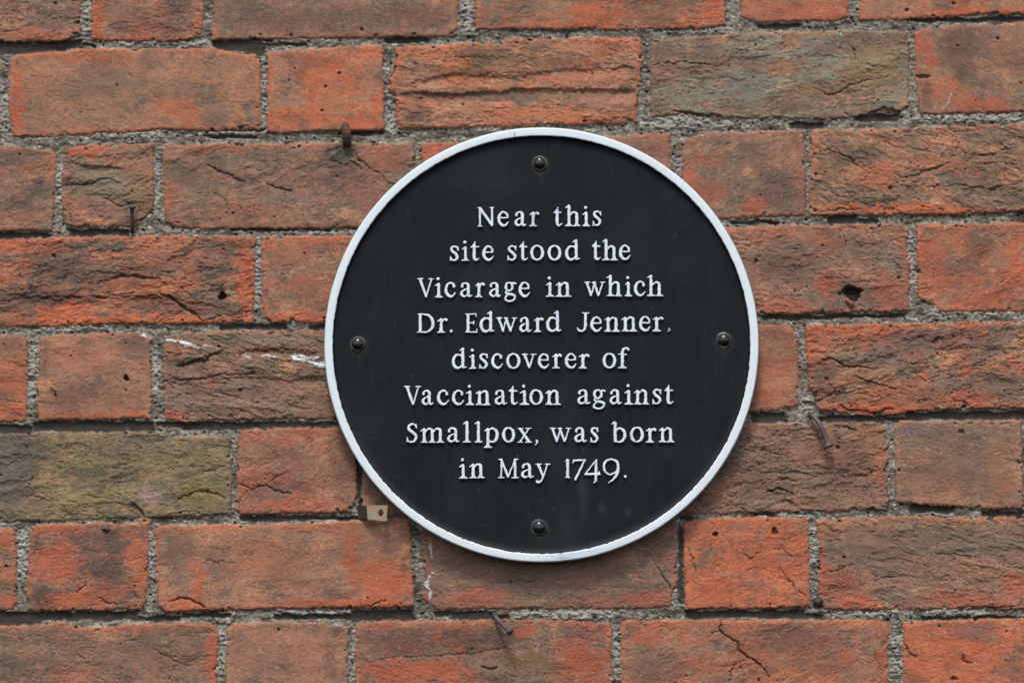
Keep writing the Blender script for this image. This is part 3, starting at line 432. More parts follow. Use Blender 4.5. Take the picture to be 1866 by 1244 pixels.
MC = MC + (DMc - MC) * (DM * (.9 + .1 * mg)).clip(0, 1)[..., None]
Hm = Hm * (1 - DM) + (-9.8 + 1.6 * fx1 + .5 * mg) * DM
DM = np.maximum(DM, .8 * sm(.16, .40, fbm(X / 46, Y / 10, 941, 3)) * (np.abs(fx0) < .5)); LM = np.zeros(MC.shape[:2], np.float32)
for x0, y0, x1, y1 in ((150,0,165,70),(210,74,380,84),(0,150,14,240),(170,238,300,252),(284,280,292,380),(100,300,116,380),(300,416,440,424),(476,100,486,230),(840,0,860,60),(705,180,720,240),(840,228,920,240),(1230,215,1340,232),(1668,206,1860,222),(1240,48,1340,60),(1226,290,1242,330),(1655,425,1670,520),(1690,562,1860,574),(1454,620,1468,660),(1462,720,1480,752),(1240,930,1340,938),(1380,930,1500,946),(1640,928,1740,938),(1476,960,1492,1040),(1590,1108,1800,1120),(1530,1114,1600,1122),(30,965,52,1060),(270,970,284,1060),(396,1140,412,1220),(1235,1080,1260,1110),(930,1112,1120,1128),(500,1112,640,1120),(0,942,40,958),(60,590,200,604),(270,600,296,610),(50,620,68,740),(276,640,292,720),(464,450,476,560),(1120,1140,1132,1240),(1625,1150,1645,1230),(640,1150,648,1240),(380,232,500,244),(520,416,700,426),(1170,214,1240,234),(1290,570,1500,580)):
    s_ = bbox(x0 - 16, y0 - 8, x1 + 16, y1 + 8); x, y = X[s_] + 8 * fx1[s_], Y[s_] + 6 * fx2[s_]
    LM[s_] = np.maximum(LM[s_], sm(-5, 5, x - x0) * sm(-5, 5, x1 - x) * sm(-3, 3, y - y0) * sm(-3, 3, y1 - y))
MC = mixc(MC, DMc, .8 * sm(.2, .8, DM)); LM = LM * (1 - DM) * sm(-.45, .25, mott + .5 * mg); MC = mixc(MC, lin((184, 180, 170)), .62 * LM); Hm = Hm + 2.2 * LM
chalk = (1 - sm(.5, 3.4, -D)) * sm(.05, .4, fbm(X / 24, Y / 24, 944, 4, .7)); MC = mixc(MC, lin((190, 184, 172)), .6 * chalk); Hm = Hm + 2.5 * chalk
# mortar darkened in patches along the edge where it meets the brick
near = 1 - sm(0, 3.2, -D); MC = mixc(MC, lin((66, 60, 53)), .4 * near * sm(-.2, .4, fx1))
t = sm(-1.6, .4, D)
H = Hm * (1 - t) + (Hb) * t
COL[..., 1] = np.maximum(COL[..., 1], .292 * COL[..., 0]); COL[..., 2] = np.maximum(COL[..., 2], .142 * COL[..., 0])
soot = sm(.18, .5, fbm(X / 48, Y / 30, 960, 6, .75)) * (.5 + .5 * sm(-.3, .4, fine)); COL = mixc(COL, lin((88, 80, 72)), .5 * soot)
pale = sm(.2, .5, fbm(X / 40, Y / 22, 961, 6, .78)); COL = mixc(COL, lin((160, 142, 124)), .30 * pale)
inb = D > -0.2
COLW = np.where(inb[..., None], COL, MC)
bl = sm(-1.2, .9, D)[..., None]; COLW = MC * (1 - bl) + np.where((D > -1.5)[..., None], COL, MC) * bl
COLW = np.clip(COLW, .008, .9)
# scattered lime specks on everything
wd, wv = cells(X / 21, Y / 21, 950, .5); COLW = mixc(COLW, lin((196, 190, 180)), .75 * (1 - sm(.02, .065, wd)) * (wv > .6) * inb)
# the recess cut for the iron stub and a lump of old filler below it
HS = H * S
P = Wa(X, Y, 0.0 * X); P[..., 1] = -HS
Dc = np.minimum(np.minimum(D[:-1, :-1], D[1:, :-1]), np.minimum(D[:-1, 1:], D[1:, 1:])); keepb = Dc > -0.5
m_brick = mat('old_brick', attr='col', rough=.93, var=.10, vscale=900, bump=.00035, bscale=900, spec=.25)
m_mortar = mat('lime_mortar', attr='col', rough=.95, var=.14, vscale=800, bump=.0005, bscale=800, spec=.2)
wall = thing('brick_wall', 'old weathered red brick wall with gritty grey mortar behind the black round plaque', 'wall', (0, 0, BASEZ))
o = link('brickwork', grid_part('brickwork', P, COLW, keepb), m_brick, wall)
# mortar surface with the wall's body behind it (edges and back, 215 mm deep)
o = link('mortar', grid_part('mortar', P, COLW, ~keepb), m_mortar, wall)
x0, _, z1 = P[0, 0]; x1, _, z0 = P[-1, -1]; T = .215; f0 = .012
vb = [(x0, f0, z0), (x1, f0, z0), (x1, f0, z1), (x0, f0, z1), (x0, T, z0), (x1, T, z0), (x1, T, z1), (x0, T, z1)]
fb = [(0, 1, 2, 3), (5, 4, 7, 6), (4, 5, 1, 0), (3, 2, 6, 7), (4, 0, 3, 7), (1, 5, 6, 2)]
link('wall_core', raw_mesh('wall_core', vb, fb, np.full((8, 3), .12), smooth=False), m_mortar, wall)
del X, Y, wx, wy, Xw, Yw, COL, MC, P

# ------------------------------------------------------------------ plaque
PX, PY = 986.7, 628.0
T_RIM, T_PLATE, T_BACK = .0165, .0122, .0026
pl = thing('memorial_plaque', 'round black cast metal plaque with white rim and raised white lettering about a vicarage', 'plaque', W(PX, PY, 0.0))
m_white = mat('white_gloss_paint', attr='col', rough=.42, var=.02, vscale=300, bump=.00012, bscale=350, spec=.4)
m_black = mat('black_plaque_paint', attr='col', rough=.6, var=.10, vscale=120, bump=.00006, bscale=300, spec=.16)
NT = 1800
th = np.arange(NT) * (2 * PI / NT)
def ring(name, prof, colf, m, cx, cy, wob=None):
    """prof: list of (radius px, depth m); colf(r, th, k) -> colour rows"""
    R = np.array([p[0] for p in prof])[:, None] + np.zeros((1, NT)); dp = np.array([p[1] for p in prof])[:, None] + np.zeros((1, NT))
    if wob is not None: R = R + wob(R, th[None]); 
    px = cx + R * np.cos(th)[None]; py = cy - R * np.sin(th)[None]
    V = Wa(px, py, T_RIM + 0 * px); V[..., 1] = -dp
    cc = colf(R, th[None] + 0 * R, px, py)
    n = len(prof); idx = np.arange(n * NT).reshape(n, NT); nx = np.roll(idx, -1, 1)
    f = np.stack([idx[:-1], nx[:-1], nx[1:], idx[1:]], -1).reshape(-1, 4)
    return raw_mesh(name, V.reshape(-1, 3), f[:, ::-1].copy(), cc.reshape(-1, 3))
# white rim: outer edge with an unpainted grey-green foot, flat top, brushed inner edge
WHT = lin((222, 233, 235)); BLK = lin((20, 26, 27))
def rimcol(R, t, px, py):
    c = np.zeros(R.shape + (3,), np.float32) + WHT
    brush = noise(px / 3.0, py / 22.0, 60) * .5 + noise(px / 30, py / 4, 61) * .5
    streak = sm(.1, .5, noise(t * 9, R / 2.2, 62)); c = c * (1 - .05 * streak - .03 * brush)[..., None]
    warm = sm(.1, .5, noise(px / 60, py / 60, 63)); c = mixc(c, lin((222, 222, 208)), .35 * warm * (R < 388))
    foot = sm(394.6, 396.2, R); c = mixc(c, lin((120, 124, 116)), .85 * foot)
    sp = sm(.62, .74, noise(px / 2.5, py / 3.5, 64)) * sm(.35, .6, noise(px / 30, py / 30, 65)); c = mixc(c, lin((90, 96, 98)), .7 * sp)
    # thin spot where the brush ran dry, low right of centre, and the nick at the top
    thin = np.exp(-((px - 1022) / 26) ** 2) * sm(.0, .45, noise(px / 26, (py - px * -.12) / 1.6, 66) + .15) * (py > 900); c = mixc(c, lin((128, 160, 190)), .75 * thin)
    thin2 = np.exp(-((px - 1060) / 60) ** 2) * (py > 900); c = mixc(c, lin((186, 206, 222)), .45 * thin2)
    nick = np.exp(-((px - 937.5) / 1.0) ** 2) * (py < 300) * (R < 391); c = mixc(c, lin((84, 84, 78)), .8 * nick)
    edge_ = R < 380.6 + 1.0 * noise(t * 44, R * 0, 67) + .8 * noise(t * 17, R * 0, 68) + .7 * (np.sin(t) < -.75) * noise(t * 75, R * 0, 69)
    c = np.where(edge_[..., None], BLK * 1.1, c)
    return c
prof = [(395.4, T_BACK), (396.4, T_BACK + .002), (396.5, T_RIM - .003), (396.2, T_RIM - .0016), (395.6, T_RIM - .0008), (394.4, T_RIM - .0002)] + \
       [(r, T_RIM + .00012 * math.sin((r - 380) / 14 * PI)) for r in np.arange(393.6, 382, -.8)] + [(381.4, T_RIM - .0001), (380.8, T_RIM - .0004), (380.3, T_RIM - .0009), (379.9, T_RIM - .0016), (379.6, T_RIM - .0024)]
link('rim', ring('rim', prof, rimcol, m_white, PX, PY, lambda R, t: .35 * noise(t * 8, R * 0, 70) + .25 * noise(t * 30, R * 0, 71)), m_white, pl)
# black plate: concave fillet up to the rim, flat field, back closing the disc
def smear(px, py):
    a = np.zeros(px.shape, np.float32)
    for cx, cy, rx, ry, s in ((1098, 925, 7, 9, .5), (1145, 932, 6, 9, .4), (1064, 915, 8, 22, .28), (1030, 955, 14, 30, .15), (1105, 700, 9, 40, .10), (900, 330, 90, 20, .10), (1240, 480, 30, 30, .12), (1300, 400, 26, 40, .1), (640, 750, 26, 50, .08), (1060, 885, 10, 18, .3)):
        a += s * np.exp(-((px - cx) / rx) ** 2 - ((py - cy) / ry) ** 2)
    return a
SCR = [(983.4, 297.9, 12.2), (652.2, 626.5, 12.2), (1319.0, 620.0, 12.4), (982.7, 960.8, 13.2)]
def platecol(R, t, px, py):
    c = np.zeros(R.shape + (3,), np.float32) + BLK
    c = c * (1 + .10 * noise(px / 90, py / 90, 72) + .12 * noise(px / 7, py / 60, 73) + .06 * noise(px / 3, py / 3, 74))[..., None]
    film = sm(-.1, .6, fbm(px / 120, py / 160, 76, 4)); c = mixc(c, lin((58, 64, 66)), .12 * film); run = sm(.15, .6, noise(px / 5, py / 190, 77)) * sm(-.1, .4, noise(px / 60, py / 120, 78)); c = mixc(c, lin((66, 68, 66)), .06 * run)
    scr = sm(.985, .999, 1 - np.abs(noise(px / 40 + py / 90, py / 60 - px / 200, 79))) * sm(.1, .4, noise(px / 25, py / 25, 80)); c = mixc(c, lin((84, 88, 90)), .25 * scr)
    c = mixc(c, lin((70, 86, 94)), np.clip(.55 * smear(px, py), 0, .6))
    # lit grey of the lower fillet painted into the colour; grime round the screws
    c = mixc(c, lin((62, 62, 58)), .30 * sm(368, 378, R) * sm(.0, .8, -np.sin(t)))
    for k, (sx, sy, sr) in enumerate(SCR):
        r = np.hypot(px - sx - 1.5, (py - sy - 2)); c = mixc(c, lin((70, 66, 56)), .35 * (1 - sm(sr + 1, sr + 9, r)))
        st = np.exp(-((px - sx - .8 + 0 * py) / (4.5 - .05 * (py - sy).clip(0, 60))) ** 2) * sm(8, 16, py - sy) * (1 - sm(16, 46, py - sy)); c = mixc(c, lin((58, 54, 48)), .4 * st)
    dd, dv = cells(px / 70, py / 70, 75, .3); c = mixc(c, lin((96, 102, 104)), .6 * (1 - sm(.012, .022, dd)) * (dv > .5))
    return np.clip(c, .004, .9)
pr = [(379.8, T_RIM - .0022), (378.6, T_RIM - .0030), (377.0, T_RIM - .0037), (374.5, T_PLATE + .0004), (371, T_PLATE + .00008), (367, T_PLATE)] + [(r, T_PLATE) for r in np.arange(364, 2, -2.0)] + [(2, T_PLATE), (.01, T_PLATE)]
link('plate', ring('plate', pr, platecol, m_black, PX, PY), m_black, pl)
bk = ring('plate_back', [(395.4, T_BACK), (200, T_BACK), (.01, T_BACK)][::-1], lambda R, t, px, py: np.zeros(R.shape + (3,), np.float32) + BLK, m_black, PX, PY)
link('back', bk, m_black, pl)

# domed screws with the ring of old sealant round each
m_dome = mat('black_gloss_cap', base=(.010, .011, .012), rough=.09, bump=.00012, bscale=260, spec=.6, var=.3, vscale=300)
m_seal = mat('aged_clear_sealant', base=tuple(float(v) for v in lin((58, 58, 54))), rough=.35, tint=tuple(float(v) for v in lin((120, 104, 72))), tscale=120, tamt=(.5, .75), spec=.5, bump=.0003, bscale=400)
def dome_mesh(cx, cy, r, seed):
    n, mrs = 64, 20; V = []; F = []
    for i in range(mrs + 1):
        a = PI / 2 * i / mrs; rr = r * math.cos(a * .985); dz = r * S * .72 * math.sin(a)
        for j in range(n):
            t = 2 * PI * j / n; q = 1 + .018 * math.sin(3 * t + seed) * math.cos(a) + .012 * math.sin(5 * t + 2 * seed) * math.cos(a)
            x, _, z = W(cx + rr * q * math.cos(t), cy - rr * q * math.sin(t), T_PLATE); V.append((x, -(T_PLATE - .0004 + dz), z))
    for i in range(mrs):
        for j in range(n):
            F.append((i * n + j, i * n + (j + 1) % n, (i + 1) * n + (j + 1) % n, (i + 1) * n + j))
    F.append(tuple(mrs * n + j for j in range(n)))
    return raw_mesh('dome_screw', V, F)
def seal_mesh(cx, cy, r, seed, ext, drip):
    n = 72; V = []; F = []; pf = [(r - 1.2, .0014), (r + .2, .0014), (r + 1.0, .0011), (r + 1.9, .0007), (r + ext, -.0003)]
    for i, (rr, dz) in enumerate(pf):
        for j in range(n):
            t = 2 * PI * j / n; w = (i / 4) * (.7 * math.sin(2 * t + seed) + .35 * math.sin(3 * t + 1.7 * seed) + .2 * math.sin(7 * t + seed) + drip * math.exp(-((t - 1.5 * PI) / .22) ** 2) + (1.8 if seed != 3 else 0) * math.exp(-((t - (5.4 if seed < 5 else 3.9)) / .18) ** 2))
            x, _, z = W(cx + (rr + w) * math.cos(t), cy - (rr + w) * math.sin(t), T_PLATE); V.append((x, -(T_PLATE + dz), z))
    for i in range(4):
        for j in range(n): F.append((i * n + j, (i + 1) * n + j, (i + 1) * n + (j + 1) % n, i * n + (j + 1) % n))
    return raw_mesh('sealant_ring', V, [f[::-1] for f in F])
for k, ((sx, sy, sr), (ext, drip, seed)) in enumerate(zip(SCR, ((2.0, .3, 3), (2.2, 5, 7), (3.2, 3.4, 4), (2.6, .6, 9)))):
    so = link('dome_screw', dome_mesh(sx, sy, sr, seed), m_dome, pl)
    so['label'] = ('black domed fixing at the top of the plaque', 'black domed fixing at the left of the plaque', 'black domed fixing at the right of the plaque', 'black domed fixing at the foot of the plaque')[k]
    link('sealant_ring', seal_mesh(sx, sy, sr, seed, ext, drip), m_seal, so)

# ------------------------------------------------------------------ lettering
def cat(pts, n=7):
    """Catmull-Rom through (x, y, r)"""
    p = [np.array(q, float) for q in pts]; p = [2 * p[0] - p[1]] + p + [2 * p[-1] - p[-2]]; out = []
    for i in range(1, len(p) - 2):
        for k in range(n):
            t = k / n; out.append(.5 * ((2 * p[i]) + (-p[i - 1] + p[i + 1]) * t + (2 * p[i - 1] - 5 * p[i] + 4 * p[i + 1] - p[i + 2]) * t * t + (-p[i - 1] + 3 * p[i] - 3 * p[i + 1] + p[i + 2]) * t ** 3))
    out.append(p[-2]); return [tuple(q) for q in out]
def closed(pts, n=6):
    p = [np.array(q, float) for q in pts]; m = len(p); out = []
    for i in range(m):
        a, b, c, d_ = p[i - 1], p[i], p[(i + 1) % m], p[(i + 2) % m]
        for k in range(n):
            t = k / n; out.append(.5 * ((2 * b) + (-a + c) * t + (2 * a - 5 * b + 4 * c - d_) * t * t + (-a + 3 * b - 3 * c + d_) * t ** 3))
    out.append(out[0]); return [tuple(q) for q in out]
def L(*q): return list(q)
def foot(x, hw=5.8, y=1.1, up=1):
    return [[(x - hw, y, 1.15), (x + hw, y, 1.15)], [(x - hw + 2, y + .2 * up, .8), (x - 1.8, y + 3.2 * up, 1.3)], [(x + hw - 2, y + .2 * up, .8), (x + 1.8, y + 3.2 * up, 1.3)]]
def flag(x, y): return [[(x - 5.8, y - 3.6, 1.0), (x - 1.6, y - 1.0, 1.7), (x, y, 1.9)]]
def stem(x, y0, y1, r=2.8): return [[(x, y0, r), (x, y1, r)]]
def ser(x0, x1, y): return [[(x0, y, 1.05), (x1, y, 1.05)]]
def arch(x0, x1, top=25.6, r=2.8): return [cat([(x0, 19, 1.2), (x0 + .28 * (x1 - x0), 23.6, 1.6), (x0 + .62 * (x1 - x0), top, 2.1), (x1 - .6, 23, 2.6), (x1, 17.5, r)])]
X_ = 25.6
G = {
 'i': (12.5, stem(6.6, 2.6, 23.6) + flag(6.6, 25) + foot(6.6) + [[(5.4, 34.0, 3.0), (5.5, 34, 3.0)]]),
 'l': (13.5, stem(7, 2.6, 36) + flag(7, 37.5) + foot(7)),
 'n': (28, stem(7, 2.6, 23.6) + flag(7, 25) + foot(7) + arch(8.5, 21.3) + stem(21.3, 2.6, 18) + foot(21.3)),
 'h': (28, stem(7, 2.6, 36) + flag(7, 37.5) + foot(7) + arch(8.5, 21.3) + stem(21.3, 2.6, 18) + foot(21.3)),
 'm': (43, stem(7, 2.6, 23.6) + flag(7, 25) + foot(7, 5) + arch(8.5, 21.5) + stem(21.5, 2.6, 18) + foot(21.5, 5) + arch(23, 36) + stem(36, 2.6, 18) + foot(36)),
 'r': (18.5, stem(6.6, 2.6, 23.6) + flag(6.6, 25) + foot(6.6) + [cat([(8, 19, 1.2), (10.5, 23.6, 1.7), (13.8, 25.2, 2.0)])] + [[(15.4, 23.4, 2.7), (15.5, 23.4, 2.7)]]),
 'a': (22, [cat([(4.4, 20.3, 2.4), (4.8, 23.6, 1.9), (9, 26.2, 1.6), (13.2, 25, 2.2), (14.9, 20.5, 2.8), (14.9, 8, 2.8), (15.6, 3.4, 2.4), (18, 2.2, 1.7), (21, 4, 1.0)]), cat([(14.5, 16.4, 1.3), (9, 14.4, 1.4), (4.6, 11, 2.2), (3.4, 6.3, 2.7), (6.4, 2.4, 2.2), (10.5, 2.8, 1.6), (14.6, 6.4, 1.3)])]),
 'e': (22, [[(4, 15.8, 1.3), (19.4, 15.8, 1.3)], cat([(19.2, 16.4, 1.7), (18.2, 22.2, 2.0), (12, 26.6, 1.6), (5.8, 23, 2.2), (3, 14.2, 2.9), (4.8, 6.6, 2.9), (10.3, 1.9, 2.4), (15.8, 2.9, 1.9), (20.6, 8.4, 1.0)])]),
 'c': (21, [cat([(17.4, 19.8, 2.5), (16.8, 23.8, 2.0), (11.6, 26.6, 1.6), (5.6, 23, 2.3), (3, 14, 2.9), (4.9, 6.6, 2.9), (10.3, 1.9, 2.4), (15.4, 3, 1.8), (20, 8.4, 1.0)])]),
 'o': (25.5, [closed([(12.7, 26.8, 1.5), (5.8, 23.2, 2.4), (3, 14, 2.9), (5.8, 4.9, 2.5), (12.7, 1.3, 1.5), (19.6, 4.9, 2.5), (22.4, 14, 2.9), (19.6, 23.2, 2.5)])]),
 's': (17.5, [cat([(15, 20.3, 1.2), (13.6, 24.8, 1.4), (9, 26.8, 1.5), (4.6, 24.6, 2.1), (3.8, 20.2, 2.5), (7.8, 16, 2.7), (12.4, 11.8, 2.7), (14.1, 7, 2.5), (11, 2.3, 1.9), (7, 1.4, 1.5), (3.4, 3.4, 1.4), (2, 8, 1.0)]), [(1.8, 8.6, .9), (1.8, 1.0, 1.1)], [(15.2, 26.4, .9), (15.4, 19.6, 1.0)]]),
 't': (16, [cat([(7.6, 34.2, .8), (7.0, 29, 1.9), (6.6, 24, 2.7), (6.5, 8, 2.8), (7.4, 3.2, 2.6), (10.8, 1.7, 1.7), (15, 5, .9)]), [(1.2, 24.8, 1.2), (13.8, 25.4, 1.4)], [(1.4, 25.2, 1.0), (6.4, 31, 1.2)], [(3, 25.8, 1.4), (6.6, 28.6, 1.6)]]),
 'd': (27.5, stem(20.3, 3.4, 35.6) + flag(20.3, 37.2) + [cat([(20.3, 4, 2.6), (22, 2.6, 1.8), (26.4, 3.6, 1.0)]), cat([(19, 22, 1.5), (14.5, 25.6, 1.7), (8.4, 24.8, 2.2), (3.8, 19, 2.8), (3, 12, 2.9), (5.2, 5, 2.8), (10.2, 1.7, 2.3), (15, 3, 1.8), (19, 7.5, 1.4)])]),
 'b': (27, stem(6.6, 3, 36) + flag(6.6, 37.5) + [cat([(8, 21.5, 1.4), (12, 25.4, 1.7), (17.8, 25, 2.2), (22.6, 20, 2.8), (23.8, 13, 2.9), (21.5, 5.5, 2.6), (15.6, 1.5, 1.9), (9.4, 2, 1.7), (6.6, 4.4, 1.8)])]),
 'p': (27.6, stem(7.6, -7, 23.6) + flag(7.6, 25) + foot(7.6, 6.2, -8.2) + [cat([(9, 21.5, 1.4), (13, 25.4, 1.7), (18.6, 25, 2.2), (23.4, 20, 2.8), (24.4, 13, 2.9), (22.2, 5.5, 2.6), (16.4, 1.5, 1.9), (10.4, 2.8, 1.6)])]),
 'g': (23, [closed([(9.6, 26.5, 1.5), (4.6, 23.6, 2.2), (3.4, 18.6, 2.6), (5.2, 13.4, 2.1), (9.6, 11.2, 1.5), (14.2, 13.6, 2.1), (15.9, 18.8, 2.6), (14.2, 23.8, 2.1)]), cat([(14.6, 23.6, 1.4), (18, 25.4, 1.6), (21.4, 24.6, 1.9)]), cat([(5.6, 12, 1.3), (3.6, 9, 1.8), (6, 5.9, 2.3), (13, 5.0, 2.5), (19.2, 2.8, 2.4), (20.3, -2, 2.0), (15.6, -6.6, 1.7), (8.6, -7.6, 1.7), (3, -4.8, 1.9), (3.2, -.4, 1.6), (6.6, 4.0, 1.3)])]),
 'v': (27, [[(5.2, 25, 2.8), (13.8, 2.6, 2.2)], [(21.6, 25, 1.4), (14.2, 2.4, 1.5)]] + ser(1, 10.6, 26) + ser(17.4, 26, 26)),
 'w': (38.5, [[(4.8, 25, 2.6), (12.4, 2.8, 2.1)], [(18.4, 24, 1.3), (12.8, 2.6, 1.4)], [(18.0, 25, 2.6), (26.2, 2.8, 2.1)], [(34, 25, 1.4), (26.8, 2.6, 1.4)]] + ser(1, 9.6, 26) + ser(15, 21, 26) + ser(29.8, 37.6, 26)),
 'x': (25.7, [[(5.2, 24.6, 2.6), (20.4, 2.4, 2.6)], [(20, 24.6, 1.3), (5, 2.4, 1.3)]] + ser(1, 10, 26) + ser(15.8, 24, 26) + ser(1, 9, 1.1) + ser(15.2, 25, 1.1)),
 'y': (27, [[(5.4, 25, 2.7), (14.2, 4.4, 2.2)], cat([(22.4, 25, 1.4), (14.6, 3, 1.7), (10, -5, 2.0), (6.4, -7.2, 2.3), (3.2, -5.4, 2.4)])] + ser(1, 10.6, 26) + ser(18, 26.4, 26)),
 'f': (21, [cat([(8, 2.6, 2.8), (8, 15, 2.8), (8, 28, 2.8), (9.6, 34, 2.4), (13.6, 37.2, 1.7), (17.4, 36.6, 1.8)]), [(18.6, 34.2, 2.4), (18.7, 34.2, 2.4)], [(1.6, 25.6, 1.2), (15, 25.6, 1.3)]] + foot(8, 6.8)),
 'N': (30.5, [[(4.6, 1.6, 1.9), (4.4, 34, 1.9)], [(4.6, 33.4, 2.5), (26.4, 3, 2.5)], [(26.6, 34, 2.1), (26.6, 2, 2.0)]] + ser(1, 6, 34.4) + ser(1.2, 8, 1.1) + ser(23.2, 29.4, 34.4)),
 'V': (31, [[(5.4, 33.6, 2.8), (16.2, 2.6, 2.2)], [(26.2, 33.6, 1.5), (16.8, 2.4, 1.5)]] + ser(1, 10.4, 34.4) + ser(21.6, 30, 34.4)),
 'D': (31.6, stem(5.4, 2.6, 32.6, 2.7) + [cat([(2, 34, 1.1), (12, 33.8, 1.4), (22.6, 30.2, 2.3), (28.4, 20, 2.9), (27, 9, 2.7), (19.4, 2.4, 1.8), (12, 1.2, 1.3), (1.4, 1.2, 1.1)])]),
 'E': (22.6, stem(5.2, 2.6, 32.6, 2.6) + [[(1.2, 34, 1.1), (19.4, 34, 1.2)], [(19.6, 34, 1.1), (19.8, 29.6, 1.0)], [(5, 18, 1.1), (15, 18, 1.1)], [(15.4, 15.6, 1.0), (15.4, 20.6, 1.0)], [(1.2, 1.2, 1.1), (20.6, 1.2, 1.2)], [(20.8, 1.2, 1.1), (21.6, 6, .9)]]),
 'J': (23.6, [cat([(16.4, 32.6, 2.6), (16.4, 20, 2.7), (16.2, 10, 2.7), (14, 3.8, 2.2), (9, 1.4, 1.8), (4, 2.8, 1.8), (1.5, 7, 1.1)])] + ser(11.4, 22.6, 34.2)),
 'S': (21, [cat([(18, 27, 1.1), (16.6, 31.8, 1.3), (12, 34, 1.5), (6.2, 31.8, 2.2), (4, 26.8, 2.7), (7.4, 21.8, 2.9), (13.8, 17.4, 2.9), (17.6, 12.4, 2.9), (17.2, 6.2, 2.5), (12.2, 1.6, 1.8), (6.8, 1.6, 1.5), (3, 4, 1.3), (1.8, 9, 1.0)]), [(18.4, 33.6, .9), (18.4, 26.6, .9)], [(1.8, 9.4, .9), (1.6, 1.6, .9)]]),
 'M': (36.6, [[(5.4, 1.6, 1.5), (6.4, 33.6, 1.7)], [(5.6, 33.4, 2.3), (18, 3.2, 2.2)], [(30.4, 33.4, 1.4), (18.4, 3.0, 1.4)], [(30.6, 33.6, 2.4), (31.2, 1.8, 2.4)]] + ser(1, 7, 34.4) + ser(30, 35.6, 34.4) + ser(1, 9.6, 1.1) + ser(25.6, 36, 1.1)),
 '1': (9, [[(6, 2.6, 2.7), (6, 32.6, 2.7)], [(1.2, 31, .9), (6, 34, 1.4)]] + foot(6, 3.4)),
 '7': (25.6, [[(1.6, 27.4, .9), (3.4, 32.6, 1.7)], [(3.4, 32.2, 1.9), (23.6, 33.2, 1.7)], [(22.8, 32.8, 1.5), (13, 12, 2.0), (6, -2, 2.3)]]),
 '4': (30, [[(23.4, 34.4, 1.2), (2.6, 7.8, 1.2)], [(2.6, 7.6, 1.5), (12, 7.6, 2.4), (28.4, 8, 2.2)], [(28.6, 12, .9), (28, 8, 1.6)], [(22.8, 33, 1.8), (22.4, 20, 2.7), (22, -4, 2.7)], [(22, -4, 2.4), (18.4, -8.2, 1.0)]]),
 '9': (32, [closed([(15.2, 34.4, 1.8), (6, 30.6, 2.1), (2.4, 21, 2.3), (5.8, 11.4, 2.0), (14.4, 7.0, 1.6), (24.2, 11.4, 1.7), (28.4, 21, 2.6), (25, 30.8, 2.3)]), cat([(28.4, 22, 2.6), (28.0, 12, 2.6), (22, .6, 2.1), (11.6, -8.4, .8)])]),
 '.': (6, [[(3, 2.8, 2.9), (3.05, 2.8, 2.9)]]),
 ',': (6, [cat([(3.2, 3, 2.3), (4.0, .4, 1.8), (1.4, -4, .8)])]),
}
def LN(off, sc, s, ext): return [(ch, off + a * sc, off + b * sc) for ch, (a, b) in zip(s.replace(' ', ''), ext)]
LINES = [
 ('Near this', LN(860, .13397, 'Near this', [(75,303),(343,505),(570,742),(783,920),(1112,1228),(1268,1475),(1505,1598),(1638,1768)]), 412.9, 412.2),
 ('site stood the', LN(810, .18757, 'site stood the', [(48,143),(168,235),(253,340),(365,482),(607,705),(725,810),(830,970),(1000,1137),(1170,1318),(1430,1520),(1533,1682),(1693,1808)]), 475.6, 474.0),
 ('Vicarage in which', LN(750, .25188, 'Vicarage in which', [(40,163),(168,222),(237,320),(347,440),(462,533),(556,648),(668,757),(773,858),(972,1027),(1042,1155),(1250,1400),(1410,1523),(1542,1592),(1607,1693),(1703,1820)]), 542.6, 539.4),
 ('Dr. Edward Jenner,', LN(750, .25723, 'Dr. Edward Jenner,', [(40,163),(183,257),(270,293),(380,468),(482,588),(600,747),(758,850),(868,937),(952,1062),(1168,1260),(1265,1350),(1365,1475),(1487,1597),(1610,1695),(1708,1788),(1808,1838)]), 606.6, 603.4),
 ('discoverer of', LN(815, .18221, 'discoverer of', [(45,195),(220,290),(315,412),(437,556),(587,735),(745,893),(905,1022),(1052,1150),(1175,1295),(1318,1427),(1552,1692),(1708,1823)]), 672.4, 670.8),
 ('Vaccination against', LN(730, .27063, 'Vaccination against', [(23,138),(137,220),(243,325),(343,428),(440,492),(505,607),(628,718),(727,790),(803,862),(866,960),(975,1078),(1185,1278),(1292,1380),(1403,1490),(1508,1562),(1570,1675),(1692,1760),(1777,1838)]), 738.6, 736.4),
 ('Smallpox, was born', LN(730, .27063, 'Smallpox, was born', [(38,115),(133,293),(308,400),(420,472),(496,550),(560,662),(683,772),(787,882),(902,930),(1005,1150),(1165,1255),(1275,1335),(1420,1522),(1543,1640),(1653,1725),(1738,1843)]), 806.4, 806.0),
 ('in May 1749.', LN(825, .17685, 'in May 1749.', [(62,148),(172,325),(468,675),(697,837),(850,1002),(1150,1200),(1230,1375),(1350,1520),(1543,1725),(1757,1797)]), 871.4, 871.0),
]
m_letter = mat('hand_painted_letter', attr='col', rough=.45, var=.03, vscale=500, bump=.00012, bscale=600, spec=.4)
LH = .0027; st = .5
